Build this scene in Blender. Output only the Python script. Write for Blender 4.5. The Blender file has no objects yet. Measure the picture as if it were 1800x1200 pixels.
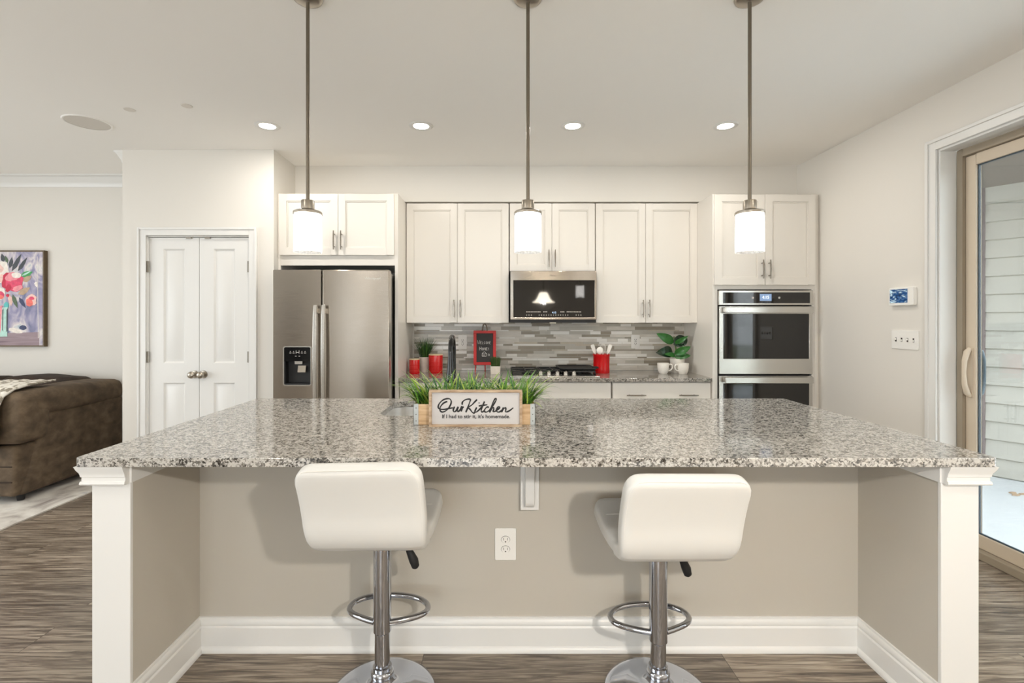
import bpy, bmesh, math, random
from mathutils import Vector, Matrix

# ---------------------------------------------------------------- scene, camera, light
SC = bpy.context.scene
COL = SC.collection
PI = math.pi

SC.view_settings.view_transform = 'Standard'
SC.view_settings.look = 'None'
SC.view_settings.gamma = 1.0
SC.view_settings.use_curve_mapping = False
SC.view_settings.exposure = 0.3
SC.cycles.use_denoising = True
SC.cycles.max_bounces = 12
SC.cycles.diffuse_bounces = 6
SC.cycles.glossy_bounces = 6
SC.cycles.transmission_bounces = 8
SC.cycles.transparent_max_bounces = 12
SC.cycles.caustics_reflective = False
SC.cycles.caustics_refractive = False
SC.cycles.sample_clamp_indirect = 6.0

cam_data = bpy.data.cameras.new('camera')
cam_data.sensor_width = 36.0
cam_data.lens = 860.0 * 36.0 / 1800.0
cam_data.shift_x = 22.0 / 1800.0
cam_data.shift_y = -38.0 / 1800.0
cam_data.clip_start = 0.05
cam = bpy.data.objects.new('camera', cam_data)
COL.objects.link(cam)
cam.location = (0.0, 0.0, 1.37)
cam.rotation_euler = (PI / 2, 0, 0)
SC.camera = cam

world = bpy.data.worlds.new('daylight')
SC.world = world
world.use_nodes = True
bg = world.node_tree.nodes['Background']
bg.inputs['Color'].default_value = (0.90, 0.96, 1.0, 1)
bg.inputs['Strength'].default_value = 4.6

PENDANT_GLOW = 8.0
BELL_GLOW = 18.0
CHANDELIER_WATT = 66.0
CAN_WATT = 6.5


def portal(name, loc, rot, sx, sy):
    """Marks a window or door opening so that the sky's light through it is sampled well."""
    l = bpy.data.lights.new(name, 'AREA')
    l.shape = 'RECTANGLE'
    l.size, l.size_y = sx, sy
    l.cycles.is_portal = True
    o = bpy.data.objects.new(name, l)
    COL.objects.link(o)
    o.location = loc
    o.rotation_euler = rot


portal('added_rear_window_daylight', (-1.15, -3.66, 1.25), (PI / 2, 0, 0), 2.2, 2.4)  # opening of the added, unseen rear window
portal('added_side_window_daylight', (-6.56, 0.1, 1.4), (PI / 2, 0, -PI / 2), 5.4, 1.9)  # opening of the added, unseen side window
portal('patio_door_daylight', (2.86, 2.05, 1.2), (PI / 2, 0, PI / 2), 1.8, 2.35)


# ---------------------------------------------------------------- materials
def lin(c):
    c = c / 255.0
    return c / 12.92 if c <= 0.04045 else ((c + 0.055) / 1.055) ** 2.4


def rgb(r, g, b):
    return (lin(r), lin(g), lin(b), 1.0)


def mat(name, color, rough=0.5, metal=0.0, spec=0.5, coat=0.0, emit=None, emit_s=0.0, var=0.0, vscale=8.0, bump=0.0, bscale=200.0, bstretch=None):
    m = bpy.data.materials.new(name)
    m.use_nodes = True
    nt = m.node_tree
    p = nt.nodes['Principled BSDF']
    p.inputs['Base Color'].default_value = color
    p.inputs['Roughness'].default_value = rough
    p.inputs['Metallic'].default_value = metal
    p.inputs['Specular IOR Level'].default_value = spec
    p.inputs['Coat Weight'].default_value = coat
    if emit is not None:
        p.inputs['Emission Color'].default_value = emit
        p.inputs['Emission Strength'].default_value = emit_s
    tc = nt.nodes.new('ShaderNodeTexCoord')
    if var > 0:
        n = nt.nodes.new('ShaderNodeTexNoise')
        n.inputs['Scale'].default_value = vscale
        n.inputs['Detail'].default_value = 3
        nt.links.new(tc.outputs['Object'], n.inputs['Vector'])
        r = nt.nodes.new('ShaderNodeValToRGB')
        r.color_ramp.elements[0].position = 0.3
        r.color_ramp.elements[1].position = 0.7
        r.color_ramp.elements[0].color = tuple(c * (1 - var) for c in color[:3]) + (1,)
        r.color_ramp.elements[1].color = tuple(min(1, c * (1 + var)) for c in color[:3]) + (1,)
        nt.links.new(n.outputs['Fac'], r.inputs['Fac'])
        nt.links.new(r.outputs['Color'], p.inputs['Base Color'])
    if bump > 0:
        n2 = nt.nodes.new('ShaderNodeTexNoise')
        n2.inputs['Scale'].default_value = bscale
        n2.inputs['Detail'].default_value = 2
        if bstretch:
            mp = nt.nodes.new('ShaderNodeMapping')
            mp.inputs['Scale'].default_value = bstretch
            nt.links.new(tc.outputs['Object'], mp.inputs['Vector'])
            nt.links.new(mp.outputs['Vector'], n2.inputs['Vector'])
        else:
            nt.links.new(tc.outputs['Object'], n2.inputs['Vector'])
        b = nt.nodes.new('ShaderNodeBump')
        b.inputs['Strength'].default_value = bump
        b.inputs['Distance'].default_value = 0.002
        nt.links.new(n2.outputs['Fac'], b.inputs['Height'])
        nt.links.new(b.outputs['Normal'], p.inputs['Normal'])
    return m


def granite(name, light, mid, dark, scale, rough):
    m = bpy.data.materials.new(name)
    m.use_nodes = True
    nt = m.node_tree
    N, L = nt.nodes, nt.links
    p = N['Principled BSDF']
    p.inputs['Roughness'].default_value = rough
    p.inputs['Specular IOR Level'].default_value = 0.5
    p.inputs['IOR'].default_value = 2.25
    tc = N.new('ShaderNodeTexCoord')
    wob = N.new('ShaderNodeTexNoise')
    wob.inputs['Scale'].default_value = scale * 0.9
    wob.inputs['Detail'].default_value = 3
    L.new(tc.outputs['Object'], wob.inputs['Vector'])
    mixv = N.new('ShaderNodeMix')
    mixv.data_type = 'VECTOR'
    mixv.inputs['Factor'].default_value = 0.012
    L.new(tc.outputs['Object'], mixv.inputs[4])
    L.new(wob.outputs['Color'], mixv.inputs[5])
    v = N.new('ShaderNodeTexVoronoi')
    v.inputs['Scale'].default_value = scale
    L.new(mixv.outputs[1], v.inputs['Vector'])
    sep = N.new('ShaderNodeSeparateColor')
    L.new(v.outputs['Color'], sep.inputs['Color'])
    big = N.new('ShaderNodeTexNoise')
    big.inputs['Scale'].default_value = scale * 0.22
    big.inputs['Detail'].default_value = 4
    L.new(tc.outputs['Object'], big.inputs['Vector'])
    add = N.new('ShaderNodeMath')
    add.operation = 'MULTIPLY_ADD'
    add.inputs[1].default_value = 0.9
    L.new(big.outputs['Fac'], add.inputs[0])
    mul = N.new('ShaderNodeMath')
    mul.operation = 'MULTIPLY'
    mul.inputs[1].default_value = 0.62
    L.new(sep.outputs[0], mul.inputs[0])
    L.new(mul.outputs[0], add.inputs[2])
    r = N.new('ShaderNodeValToRGB')
    cr = r.color_ramp
    cr.elements[0].position = 0.43
    cr.elements[0].color = dark
    cr.elements[1].position = 0.92
    cr.elements[1].color = light
    e = cr.elements.new(0.52)
    e.color = tuple(0.45 * a + 0.55 * b for a, b in zip(dark, mid))
    e = cr.elements.new(0.61)
    e.color = mid
    e = cr.elements.new(0.76)
    e.color = tuple(0.55 * a + 0.45 * b for a, b in zip(light, mid))
    L.new(add.outputs[0], r.inputs['Fac'])
    L.new(r.outputs['Color'], p.inputs['Base Color'])
    return m


def wood_floor():
    m = bpy.data.materials.new('plank_floor')
    m.use_nodes = True
    nt = m.node_tree
    N, L = nt.nodes, nt.links
    p = N['Principled BSDF']
    tc = N.new('ShaderNodeTexCoord')
    mp = N.new('ShaderNodeMapping')
    mp.inputs['Location'].default_value = (0.31, -0.023, 0)
    L.new(tc.outputs['Object'], mp.inputs['Vector'])
    br = N.new('ShaderNodeTexBrick')
    br.offset = 0.37
    br.offset_frequency = 2
    br.inputs['Scale'].default_value = 1.0
    br.inputs['Brick Width'].default_value = 1.22
    br.inputs['Row Height'].default_value = 0.166
    br.inputs['Mortar Size'].default_value = 0.0012
    br.inputs['Mortar Smooth'].default_value = 0.2
    br.inputs['Color1'].default_value = (0.0, 0.0, 0.0, 1)
    br.inputs['Color2'].default_value = (1.0, 1.0, 1.0, 1)
    br.inputs['Mortar'].default_value = (0.0, 0.0, 0.0, 1)
    L.new(mp.outputs['Vector'], br.inputs['Vector'])
    # grain, shifted from board to board
    mg = N.new('ShaderNodeMapping')
    mg.inputs['Scale'].default_value = (1.6, 27.0, 1.0)
    L.new(tc.outputs['Object'], mg.inputs['Vector'])
    addv = N.new('ShaderNodeVectorMath')
    addv.operation = 'MULTIPLY_ADD'
    addv.inputs[1].default_value = (7.0, 3.0, 9.0)
    L.new(br.outputs['Color'], addv.inputs[0])
    L.new(mg.outputs['Vector'], addv.inputs[2])
    g = N.new('ShaderNodeTexNoise')
    g.inputs['Scale'].default_value = 2.2
    g.inputs['Detail'].default_value = 8
    g.inputs['Roughness'].default_value = 0.62
    g.inputs['Distortion'].default_value = 0.9
    L.new(addv.outputs[0], g.inputs['Vector'])
    r = N.new('ShaderNodeValToRGB')
    cr = r.color_ramp
    cr.elements[0].position = 0.28
    cr.elements[0].color = rgb(58, 48, 40)
    cr.elements[1].position = 0.74
    cr.elements[1].color = rgb(194, 182, 166)
    e = cr.elements.new(0.44)
    e.color = rgb(116, 103, 90)
    e = cr.elements.new(0.56)
    e.color = rgb(156, 143, 127)
    L.new(g.outputs['Fac'], r.inputs['Fac'])
    # board to board tone
    tone = N.new('ShaderNodeMapRange')
    tone.inputs['To Min'].default_value = 0.70
    tone.inputs['To Max'].default_value = 1.08
    L.new(br.outputs['Color'], tone.inputs['Value'])
    mx = N.new('ShaderNodeMix')
    mx.data_type = 'RGBA'
    mx.blend_type = 'MULTIPLY'
    mx.inputs['Factor'].default_value = 1.0
    L.new(r.outputs['Color'], mx.inputs[6])
    L.new(tone.outputs['Result'], mx.inputs[7])
    gap = N.new('ShaderNodeMix')
    gap.data_type = 'RGBA'
    gap.inputs[7].default_value = rgb(58, 48, 40)
    L.new(br.outputs['Fac'], gap.inputs['Factor'])
    L.new(mx.outputs[2], gap.inputs[6])
    L.new(gap.outputs[2], p.inputs['Base Color'])
    p.inputs['Roughness'].default_value = 0.3
    b = N.new('ShaderNodeBump')
    b.inputs['Strength'].default_value = 0.25
    b.inputs['Distance'].default_value = 0.002
    L.new(g.outputs['Fac'], b.inputs['Height'])
    L.new(b.outputs['Normal'], p.inputs['Normal'])
    return m


def thin_glass(name, tint, refl=1.0, ior=1.5):
    m = bpy.data.materials.new(name)
    m.use_nodes = True
    nt = m.node_tree
    N, L = nt.nodes, nt.links
    N.remove(N['Principled BSDF'])
    out = N['Material Output']
    t = N.new('ShaderNodeBsdfTransparent')
    t.inputs['Color'].default_value = tint
    g = N.new('ShaderNodeBsdfGlossy')
    g.inputs['Roughness'].default_value = 0.0
    g.inputs['Color'].default_value = (refl, refl, refl, 1)
    f = N.new('ShaderNodeFresnel')
    geo = N.new('ShaderNodeNewGeometry')
    side = N.new('ShaderNodeMapRange')      # the same reflectance from either face
    side.inputs['To Min'].default_value = ior
    side.inputs['To Max'].default_value = 1.0 / ior
    L.new(geo.outputs['Backfacing'], side.inputs['Value'])
    L.new(side.outputs['Result'], f.inputs['IOR'])
    mx = N.new('ShaderNodeMixShader')
    L.new(f.outputs[0], mx.inputs[0])
    L.new(t.outputs[0], mx.inputs[1])
    L.new(g.outputs[0], mx.inputs[2])
    L.new(mx.outputs[0], out.inputs['Surface'])
    return m


def ramp_noise(name, stops, scale, rough=0.7, detail=4, stretch=(1, 1, 1), dist=0.0, bump=0.0):
    m = bpy.data.materials.new(name)
    m.use_nodes = True
    nt = m.node_tree
    N, L = nt.nodes, nt.links
    p = N['Principled BSDF']
    p.inputs['Roughness'].default_value = rough
    tc = N.new('ShaderNodeTexCoord')
    mp = N.new('ShaderNodeMapping')
    mp.inputs['Scale'].default_value = stretch
    L.new(tc.outputs['Object'], mp.inputs['Vector'])
    n = N.new('ShaderNodeTexNoise')
    n.inputs['Scale'].default_value = scale
    n.inputs['Detail'].default_value = detail
    n.inputs['Distortion'].default_value = dist
    L.new(mp.outputs['Vector'], n.inputs['Vector'])
    r = N.new('ShaderNodeValToRGB')
    cr = r.color_ramp
    cr.elements[0].position, cr.elements[0].color = stops[0]
    cr.elements[1].position, cr.elements[1].color = stops[-1]
    for pos, c in stops[1:-1]:
        e = cr.elements.new(pos)
        e.color = c
    L.new(n.outputs['Fac'], r.inputs['Fac'])
    L.new(r.outputs['Color'], p.inputs['Base Color'])
    if bump > 0:
        b = N.new('ShaderNodeBump')
        b.inputs['Strength'].default_value = bump
        b.inputs['Distance'].default_value = 0.004
        L.new(n.outputs['Fac'], b.inputs['Height'])
        L.new(b.outputs['Normal'], p.inputs['Normal'])
    return m


M = {}
M['wall'] = mat('wall_paint', rgb(226, 222, 215), 0.6, spec=0.3, bump=0.03, bscale=260)
M['greige'] = mat('island_wall_paint', rgb(193, 187, 176), 0.6, spec=0.3, bump=0.03, bscale=260)
M['ceiling'] = mat('ceiling_paint', rgb(246, 244, 240), 0.8, spec=0.2)
M['trim'] = mat('white_trim_paint', rgb(229, 228, 225), 0.35)
M['cabinet'] = mat('white_cabinet_paint', rgb(227, 222, 214), 0.33)
M['dark_gap'] = mat('dark_recess', rgb(48, 40, 34), 0.7)
M['granite'] = granite('island_granite', rgb(196, 192, 185), rgb(116, 112, 105), rgb(18, 17, 16), 175.0, 0.09)
M['granite2'] = granite('range_granite', rgb(170, 165, 157), rgb(100, 95, 88), rgb(20, 19, 18), 175.0, 0.09)
M['floor'] = wood_floor()
def brushed(name, color, rough, aniso):
    m = mat(name, color, rough, 1.0, bump=0.06, bscale=2.0, bstretch=(2.5, 2.5, 420.0))
    p = m.node_tree.nodes['Principled BSDF']
    p.inputs['Anisotropic'].default_value = aniso
    p.inputs['Anisotropic Rotation'].default_value = 0.25
    t = m.node_tree.nodes.new('ShaderNodeTangent')
    t.direction_type = 'RADIAL'
    t.axis = 'Z'
    m.node_tree.links.new(t.outputs[0], p.inputs['Tangent'])
    return m


M['steel'] = brushed('brushed_steel', rgb(180, 172, 162), 0.2, 0.85)
M['steel_smooth'] = mat('satin_steel', rgb(205, 202, 196), 0.25, 1.0)
M['sink_steel'] = mat('satin_sink_steel', rgb(226, 224, 220), 0.42, 0.75)
M['chrome'] = mat('chrome', rgb(188, 190, 196), 0.07, 1.0)
M['nickel'] = mat('brushed_nickel', rgb(172, 164, 152), 0.3, 1.0)
M['rod'] = mat('dark_nickel_rod', rgb(122, 114, 102), 0.35, 1.0)
M['pull'] = mat('dark_nickel_pull', rgb(150, 143, 134), 0.25, 1.0)
M['black_glass'] = mat('black_glass', rgb(20, 17, 15), 0.04, spec=0.7)
M['black_gloss'] = mat('black_gloss', rgb(8, 8, 10), 0.14, spec=0.45)
M['black_matte'] = mat('black_iron', rgb(26, 25, 25), 0.5)
M['black_rubber'] = mat('black_rubber', rgb(20, 20, 20), 0.6)
M['leather'] = mat('white_leatherette', rgb(216, 214, 209), 0.42, spec=0.4, bump=0.06, bscale=500)
M['stitch'] = mat('stitch_thread', rgb(230, 226, 219), 0.7)
M['plastic'] = mat('white_plastic', rgb(240, 238, 233), 0.3)
M['slot'] = mat('dark_slot', rgb(60, 54, 50), 0.6)
M['red'] = mat('red_enamel', rgb(200, 14, 18), 0.25, coat=0.2)
M['red_dot'] = mat('pale_dot', rgb(226, 90, 74), 0.4)
M['cream'] = mat('cream_lid', rgb(216, 196, 160), 0.5, var=0.1)
M['redpaint'] = mat('red_painted_wood', rgb(196, 46, 44), 0.5, var=0.08)
M['chalk_board'] = mat('chalkboard', rgb(54, 52, 52), 0.7, var=0.12)
M['chalk'] = mat('white_chalk', rgb(238, 236, 232), 0.9)
M['white_ceramic'] = mat('white_ceramic', rgb(240, 236, 228), 0.2)
M['pot_white'] = mat('whitewashed_pot', rgb(222, 214, 202), 0.7, var=0.06, vscale=30)
M['soil'] = mat('dark_soil', rgb(60, 44, 32), 0.9, var=0.3, vscale=60)
M['wood_light'] = ramp_noise('light_wood', [(0.3, rgb(184, 148, 108)), (0.55, rgb(208, 176, 136)), (0.75, rgb(222, 194, 156))], 6, 0.6, 5, (1.5, 14, 14))
M['wood_frame'] = ramp_noise('frame_wood', [(0.3, rgb(150, 122, 94)), (0.55, rgb(184, 158, 130)), (0.75, rgb(204, 184, 158))], 6, 0.6, 5, (3, 14, 14))
M['galv'] = mat('galvanised_bracket', rgb(184, 188, 187), 0.5, 0.4, var=0.08, vscale=40)
M['sign_face'] = mat('sign_face', rgb(200, 196, 194), 0.6, var=0.02)
M['ink'] = mat('black_ink', rgb(18, 16, 16), 0.6)
M['grass_a'] = mat('grass_mid', rgb(92, 140, 46), 0.45, var=0.3, vscale=14)
M['grass_b'] = mat('grass_light', rgb(166, 190, 82), 0.45, var=0.25, vscale=14)
M['grass_c'] = mat('grass_dark', rgb(40, 92, 40), 0.45, var=0.3, vscale=14)
M['tuft_dark'] = mat('tuft_dark', rgb(38, 78, 34), 0.5, var=0.35, vscale=25)
M['tuft_mid'] = mat('tuft_mid', rgb(70, 112, 44), 0.5, var=0.3, vscale=25)
M['moss'] = mat('mossy_grass', rgb(74, 92, 48), 0.7, var=0.3, vscale=50)
M['leaf_dark'] = mat('fig_leaf_dark', rgb(16, 46, 22), 0.25, var=0.35, vscale=18)
M['leaf_mid'] = mat('fig_leaf', rgb(44, 104, 40), 0.28, var=0.3, vscale=18)
M['stem'] = mat('green_stem', rgb(96, 124, 62), 0.5)
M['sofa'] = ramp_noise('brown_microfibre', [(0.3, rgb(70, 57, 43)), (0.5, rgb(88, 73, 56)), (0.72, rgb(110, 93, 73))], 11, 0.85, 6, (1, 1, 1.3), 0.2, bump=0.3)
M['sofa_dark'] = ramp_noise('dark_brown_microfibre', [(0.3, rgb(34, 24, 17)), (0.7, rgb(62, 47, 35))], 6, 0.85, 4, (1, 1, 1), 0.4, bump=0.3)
M['throw'] = ramp_noise('cream_throw', [(0.42, rgb(150, 142, 128)), (0.5, rgb(226, 220, 208)), (0.6, rgb(238, 234, 226))], 26, 0.95, 2, (1, 1, 1), 0, bump=0.8)
M['rug'] = ramp_noise('rug_pile', [(0.3, rgb(150, 140, 134)), (0.46, rgb(206, 200, 192)), (0.6, rgb(226, 222, 214)), (0.75, rgb(186, 184, 186))], 3.2, 0.95, 8, (1, 1, 1), 1.2, bump=0.3)
M['bronze_frame'] = mat('dark_gilt_frame', rgb(98, 80, 56), 0.5, var=0.15, vscale=30)
M['canvas'] = ramp_noise('painted_backdrop', [(0.28, rgb(104, 112, 146)), (0.42, rgb(156, 152, 182)), (0.52, rgb(200, 192, 202)), (0.62, rgb(228, 222, 220)), (0.75, rgb(150, 174, 190))], 5.5, 0.6, 4, (1.4, 1, 0.7), 1.4)
M['table_paint'] = ramp_noise('painted_table', [(0.3, rgb(120, 100, 112)), (0.6, rgb(166, 146, 152)), (0.8, rgb(206, 196, 196))], 5, 0.6, 4, (0.5, 1, 6), 0.6)
for k, c in {'p_pink': (226, 78, 112), 'p_deep': (200, 44, 74), 'p_rose': (240, 150, 160), 'p_white': (240, 232, 224), 'p_blush': (240, 200, 190), 'p_leafd': (74, 78, 84),
             'p_leafm': (92, 110, 86), 'p_green': (76, 160, 92), 'p_tan': (190, 164, 136), 'p_teal': (96, 190, 190), 'p_aqua': (186, 224, 214), 'p_navy': (62, 70, 104), 'p_coral': (240, 120, 110)}.items():
    M[k] = mat('paint_' + k[2:], rgb(*c), 0.6, var=0.12, vscale=40)
M['tan_vinyl'] = mat('tan_vinyl_frame', rgb(206, 192, 172), 0.45)
M['tan_dark'] = mat('taupe_vinyl_frame', rgb(158, 146, 128), 0.5)
M['seal'] = mat('glazing_seal', rgb(46, 74, 92), 0.3)
M['glass'] = thin_glass('door_glass', (0.908, 0.914, 0.912, 1), 1.0, 1.55)
M['shade_glass'] = thin_glass('clear_shade_glass', (0.96, 0.97, 0.98, 1), 1.0, 1.35)
def frosted(name):
    m = thin_glass(name, (0.96, 0.97, 0.98, 1), 1.0, 1.35)
    nt = m.node_tree
    N, L = nt.nodes, nt.links
    out = N['Material Output']
    src = out.inputs['Surface'].links[0].from_socket
    d = N.new('ShaderNodeBsdfTranslucent')
    d.inputs['Color'].default_value = (.95, .95, .95, 1)
    tc = N.new('ShaderNodeTexCoord')
    n = N.new('ShaderNodeTexNoise')
    n.inputs['Scale'].default_value = 90
    L.new(tc.outputs['Object'], n.inputs['Vector'])
    mr = N.new('ShaderNodeMapRange')
    mr.inputs['From Min'].default_value = .35
    mr.inputs['From Max'].default_value = .65
    mr.inputs['To Min'].default_value = .25
    mr.inputs['To Max'].default_value = .6
    L.new(n.outputs['Fac'], mr.inputs['Value'])
    mx = N.new('ShaderNodeMixShader')
    L.new(mr.outputs['Result'], mx.inputs[0])
    L.new(src, mx.inputs[1])
    L.new(d.outputs[0], mx.inputs[2])
    L.new(mx.outputs[0], out.inputs['Surface'])
    return m


M['shade_glass'] = frosted('seeded_shade_glass')
M['lawn'] = mat('lawn', rgb(112, 122, 92), 0.9, var=0.2, vscale=3)
M['deck'] = mat('pale_patio', rgb(226, 232, 236), 0.7, var=0.03, vscale=3)
M['siding'] = mat('pale_green_siding', rgb(194, 192, 184), 0.6, var=0.02)
M['porch'] = mat('porch_ceiling', rgb(120, 110, 102), 0.7)
M['post'] = mat('mauve_brown_post', rgb(120, 106, 106), 0.6)
M['speaker'] = mat('speaker_mesh', rgb(214, 209, 201), 0.8, bump=0.4, bscale=500)
M['cap'] = mat('sprinkler_cap', rgb(220, 215, 207), 0.7)
M['lens'] = mat('lit_lens', (1, 1, 1, 1), 0.5, emit=(1.0, 0.93, 0.82, 1), emit_s=14.0)
M['bulb_warm'] = mat('lit_opal_glass', (1, 1, 1, 1), 0.4, emit=(1.0, 0.95, 0.88, 1), emit_s=PENDANT_GLOW)
M['bulb_cool'] = mat('lit_opal_glass_cool', (1, 1, 1, 1), 0.4, emit=(0.80, 0.92, 1.0, 1), emit_s=PENDANT_GLOW)
M['lamp_lens'] = mat('warm_lamp_lens', (1, 1, 1, 1), 0.4, emit=(1.0, 0.86, 0.62, 1), emit_s=1.2)
M['bell'] = mat('alabaster_bell', rgb(240, 214, 168), 0.4, emit=(1.0, 0.90, 0.74, 1), emit_s=BELL_GLOW)
M['display'] = mat('blue_display', (0, 0, 0, 1), 0.3, emit=(0.55, 0.75, 1.0, 1), emit_s=1.3)
M['display_bg'] = mat('display_backlight', (0, 0, 0, 1), 0.3, emit=(0.25, 0.36, 0.55, 1), emit_s=0.9)
M['display_ink'] = mat('display_digits', (0, 0, 0, 1), 0.3, emit=(0.9, 0.95, 1.0, 1), emit_s=1.4)
M['keys'] = mat('printed_keys', rgb(196, 192, 186), 0.5)
M['brand'] = mat('dark_badge', rgb(88, 82, 76), 0.4, 0.6)
M['hinge'] = mat('satin_hinge', rgb(150, 144, 134), 0.35, 1.0)
M['grout'] = mat('grout', rgb(206, 202, 194), 0.8)
M['tile_taupe'] = mat('taupe_tile', rgb(158, 149, 134), 0.22, var=0.08, vscale=12)
M['tile_grey'] = mat('grey_tile', rgb(196, 191, 180), 0.25, var=0.06, vscale=12)
M['tile_stone'] = ramp_noise('veined_stone_tile', [(0.3, rgb(206, 200, 189)), (0.6, rgb(222, 216, 206)), (0.8, rgb(232, 228, 220))], 9, 0.3, 4, (1, 1, 4))
M['tile_white'] = mat('white_tile', rgb(246, 243, 237), 0.18)
M['tile_beige'] = mat('beige_tile', rgb(200, 190, 172), 0.25, var=0.06, vscale=12)


def screen_mat():
    m = ramp_noise('screen_picture', [(0.3, rgb(8, 22, 50)), (0.45, rgb(24, 70, 120)), (0.55, rgb(90, 110, 128)), (0.68, rgb(190, 216, 230))], 16, 0.2, 2, (1, 1, 2.2), 1.5)
    nt = m.node_tree
    p = nt.nodes['Principled BSDF']
    src = p.inputs['Base Color'].links[0].from_socket
    nt.links.new(src, p.inputs['Emission Color'])
    p.inputs['Emission Strength'].default_value = 0.55
    return m


M['screen'] = screen_mat()


# ---------------------------------------------------------------- geometry helpers
class MB:
    def __init__(self):
        self.bm = bmesh.new()
        self.mats = []
        self.cur = 0

    def use(self, m):
        if m not in self.mats:
            self.mats.append(m)
        self.cur = self.mats.index(m)
        return self

    def _face(self, vs):
        try:
            f = self.bm.faces.new(vs)
            f.material_index = self.cur
            return f
        except ValueError:
            return None

    def box(self, x0, x1, y0, y1, z0, z1, rot=None, at=None):
        co = [(x, y, z) for x in (x0, x1) for y in (y0, y1) for z in (z0, z1)]
        if rot is not None:
            c = Vector(at) if at else Vector(((x0 + x1) / 2, (y0 + y1) / 2, (z0 + z1) / 2))
            co = [c + rot @ (Vector(p) - c) for p in co]
        v = [self.bm.verts.new(p) for p in co]
        for q in ((0, 1, 3, 2), (4, 6, 7, 5), (0, 4, 5, 1), (2, 3, 7, 6), (0, 2, 6, 4), (1, 5, 7, 3)):
            self._face([v[i] for i in q])
        return self

    def loft(self, rings, cap=True, closed=False):
        """rings: lists of equally many points; quads between neighbours."""
        vr = [[self.bm.verts.new(p) for p in r] for r in rings]
        n = len(rings[0])
        pairs = list(zip(vr, vr[1:]))
        if closed:
            pairs.append((vr[-1], vr[0]))
        for a, b in pairs:
            for i in range(n):
                j = (i + 1) % n
                self._face([a[i], a[j], b[j], b[i]])
        if cap and not closed:
            self._face(vr[0][::-1])
            self._face(vr[-1])
        return self

    def lathe(self, prof, c=(0, 0, 0), n=32, axis='z', cap=True, scale=(1, 1)):
        """prof: (radius, height) along the axis."""
        rings = []
        for r, h in prof:
            ring = []
            for i in range(n):
                a = 2 * PI * i / n
                u, w = r * math.cos(a) * scale[0], r * math.sin(a) * scale[1]
                if axis == 'z':
                    ring.append((c[0] + u, c[1] + w, c[2] + h))
                elif axis == 'y':
                    ring.append((c[0] + u, c[1] + h, c[2] + w))
                else:
                    ring.append((c[0] + h, c[1] + u, c[2] + w))
            rings.append(ring)
        return self.loft(rings, cap)

    def cyl(self, c, r, h, axis='z', n=24):
        return self.lathe([(r, 0), (r, h)], c, n, axis)

    def tube(self, pts, r, n=8, closed=False, flat=None):
        pts = [Vector(p) for p in pts]
        m = len(pts)
        rs = r if isinstance(r, (list, tuple)) else [r] * m
        tang = []
        for i in range(m):
            a = pts[(i - 1) % m] if (closed or i > 0) else pts[0]
            b = pts[(i + 1) % m] if (closed or i < m - 1) else pts[-1]
            t = (b - a)
            tang.append(t.normalized() if t.length > 1e-9 else Vector((0, 0, 1)))
        ref = Vector((0, 0, 1)) if abs(tang[0].z) < 0.9 else Vector((1, 0, 0))
        nrm = (ref - tang[0] * ref.dot(tang[0])).normalized()
        rings = []
        for i in range(m):
            nrm = nrm - tang[i] * nrm.dot(tang[i])
            if nrm.length < 1e-6:
                nrm = tang[i].orthogonal()
            nrm.normalize()
            bi = tang[i].cross(nrm)
            ring = []
            for k in range(n):
                a = 2 * PI * k / n
                off = (nrm * math.cos(a) + bi * math.sin(a)) * rs[i]
                if flat is not None:
                    off = Vector((off.x * flat[0], off.y * flat[1], off.z * flat[2]))
                ring.append(pts[i] + off)
            rings.append(ring)
        return self.loft(rings, cap=not closed, closed=closed)

    def prism(self, poly, lo, hi, axis):
        """poly in the two other axes (in x, y, z order), pushed along axis."""
        def p3(u, w, d):
            return {'x': (d, u, w), 'y': (u, d, w), 'z': (u, w, d)}[axis]
        return self.loft([[p3(u, w, lo) for u, w in poly], [p3(u, w, hi) for u, w in poly]])

    def plate_hole(self, outer, inner, lo, hi, axis):
        """a plate with a hole: two loops in the plane, thickness along axis."""
        def p3(u, w, d):
            return {'x': (d, u, w), 'y': (u, d, w), 'z': (u, w, d)}[axis]
        for d in (lo, hi):
            vo = [self.bm.verts.new(p3(u, w, d)) for u, w in outer]
            vi = [self.bm.verts.new(p3(u, w, d)) for u, w in inner]
            ed = []
            for loop in (vo, vi):
                for i in range(len(loop)):
                    ed.append(self.bm.edges.new((loop[i], loop[(i + 1) % len(loop)])))
            res = bmesh.ops.triangle_fill(self.bm, use_beauty=True, edges=ed)
            for g in res['geom']:
                if isinstance(g, bmesh.types.BMFace):
                    g.material_index = self.cur
            if d == lo:
                lo_o, lo_i = vo, vi
        for a, b in ((lo_o, vo), (lo_i, vi)):
            n = len(a)
            for i in range(n):
                j = (i + 1) % n
                self._face([a[i], a[j], b[j], b[i]])
        return self

    def sweep(self, path, prof, closed=False, flip=1):
        """prof: (offset, z) swept along an XY path with mitred corners; offset goes to the path's left times flip."""
        P = [Vector((p[0], p[1])) for p in path]
        n = len(P)
        rings = []
        for i in range(n):
            dirs = []
            if i > 0 or closed:
                dirs.append((P[i] - P[i - 1]).normalized())
            if i < n - 1 or closed:
                dirs.append((P[(i + 1) % n] - P[i]).normalized())
            ns = [Vector((-d.y, d.x)) * flip for d in dirs]
            if len(ns) == 2:
                b = (ns[0] + ns[1])
                b = b / max(1e-6, b.length_squared) * 2.0
            else:
                b = ns[0]
            rings.append([(P[i].x + b.x * o, P[i].y + b.y * o, z) for o, z in prof])
        return self.loft(rings, cap=not closed, closed=closed)

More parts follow.
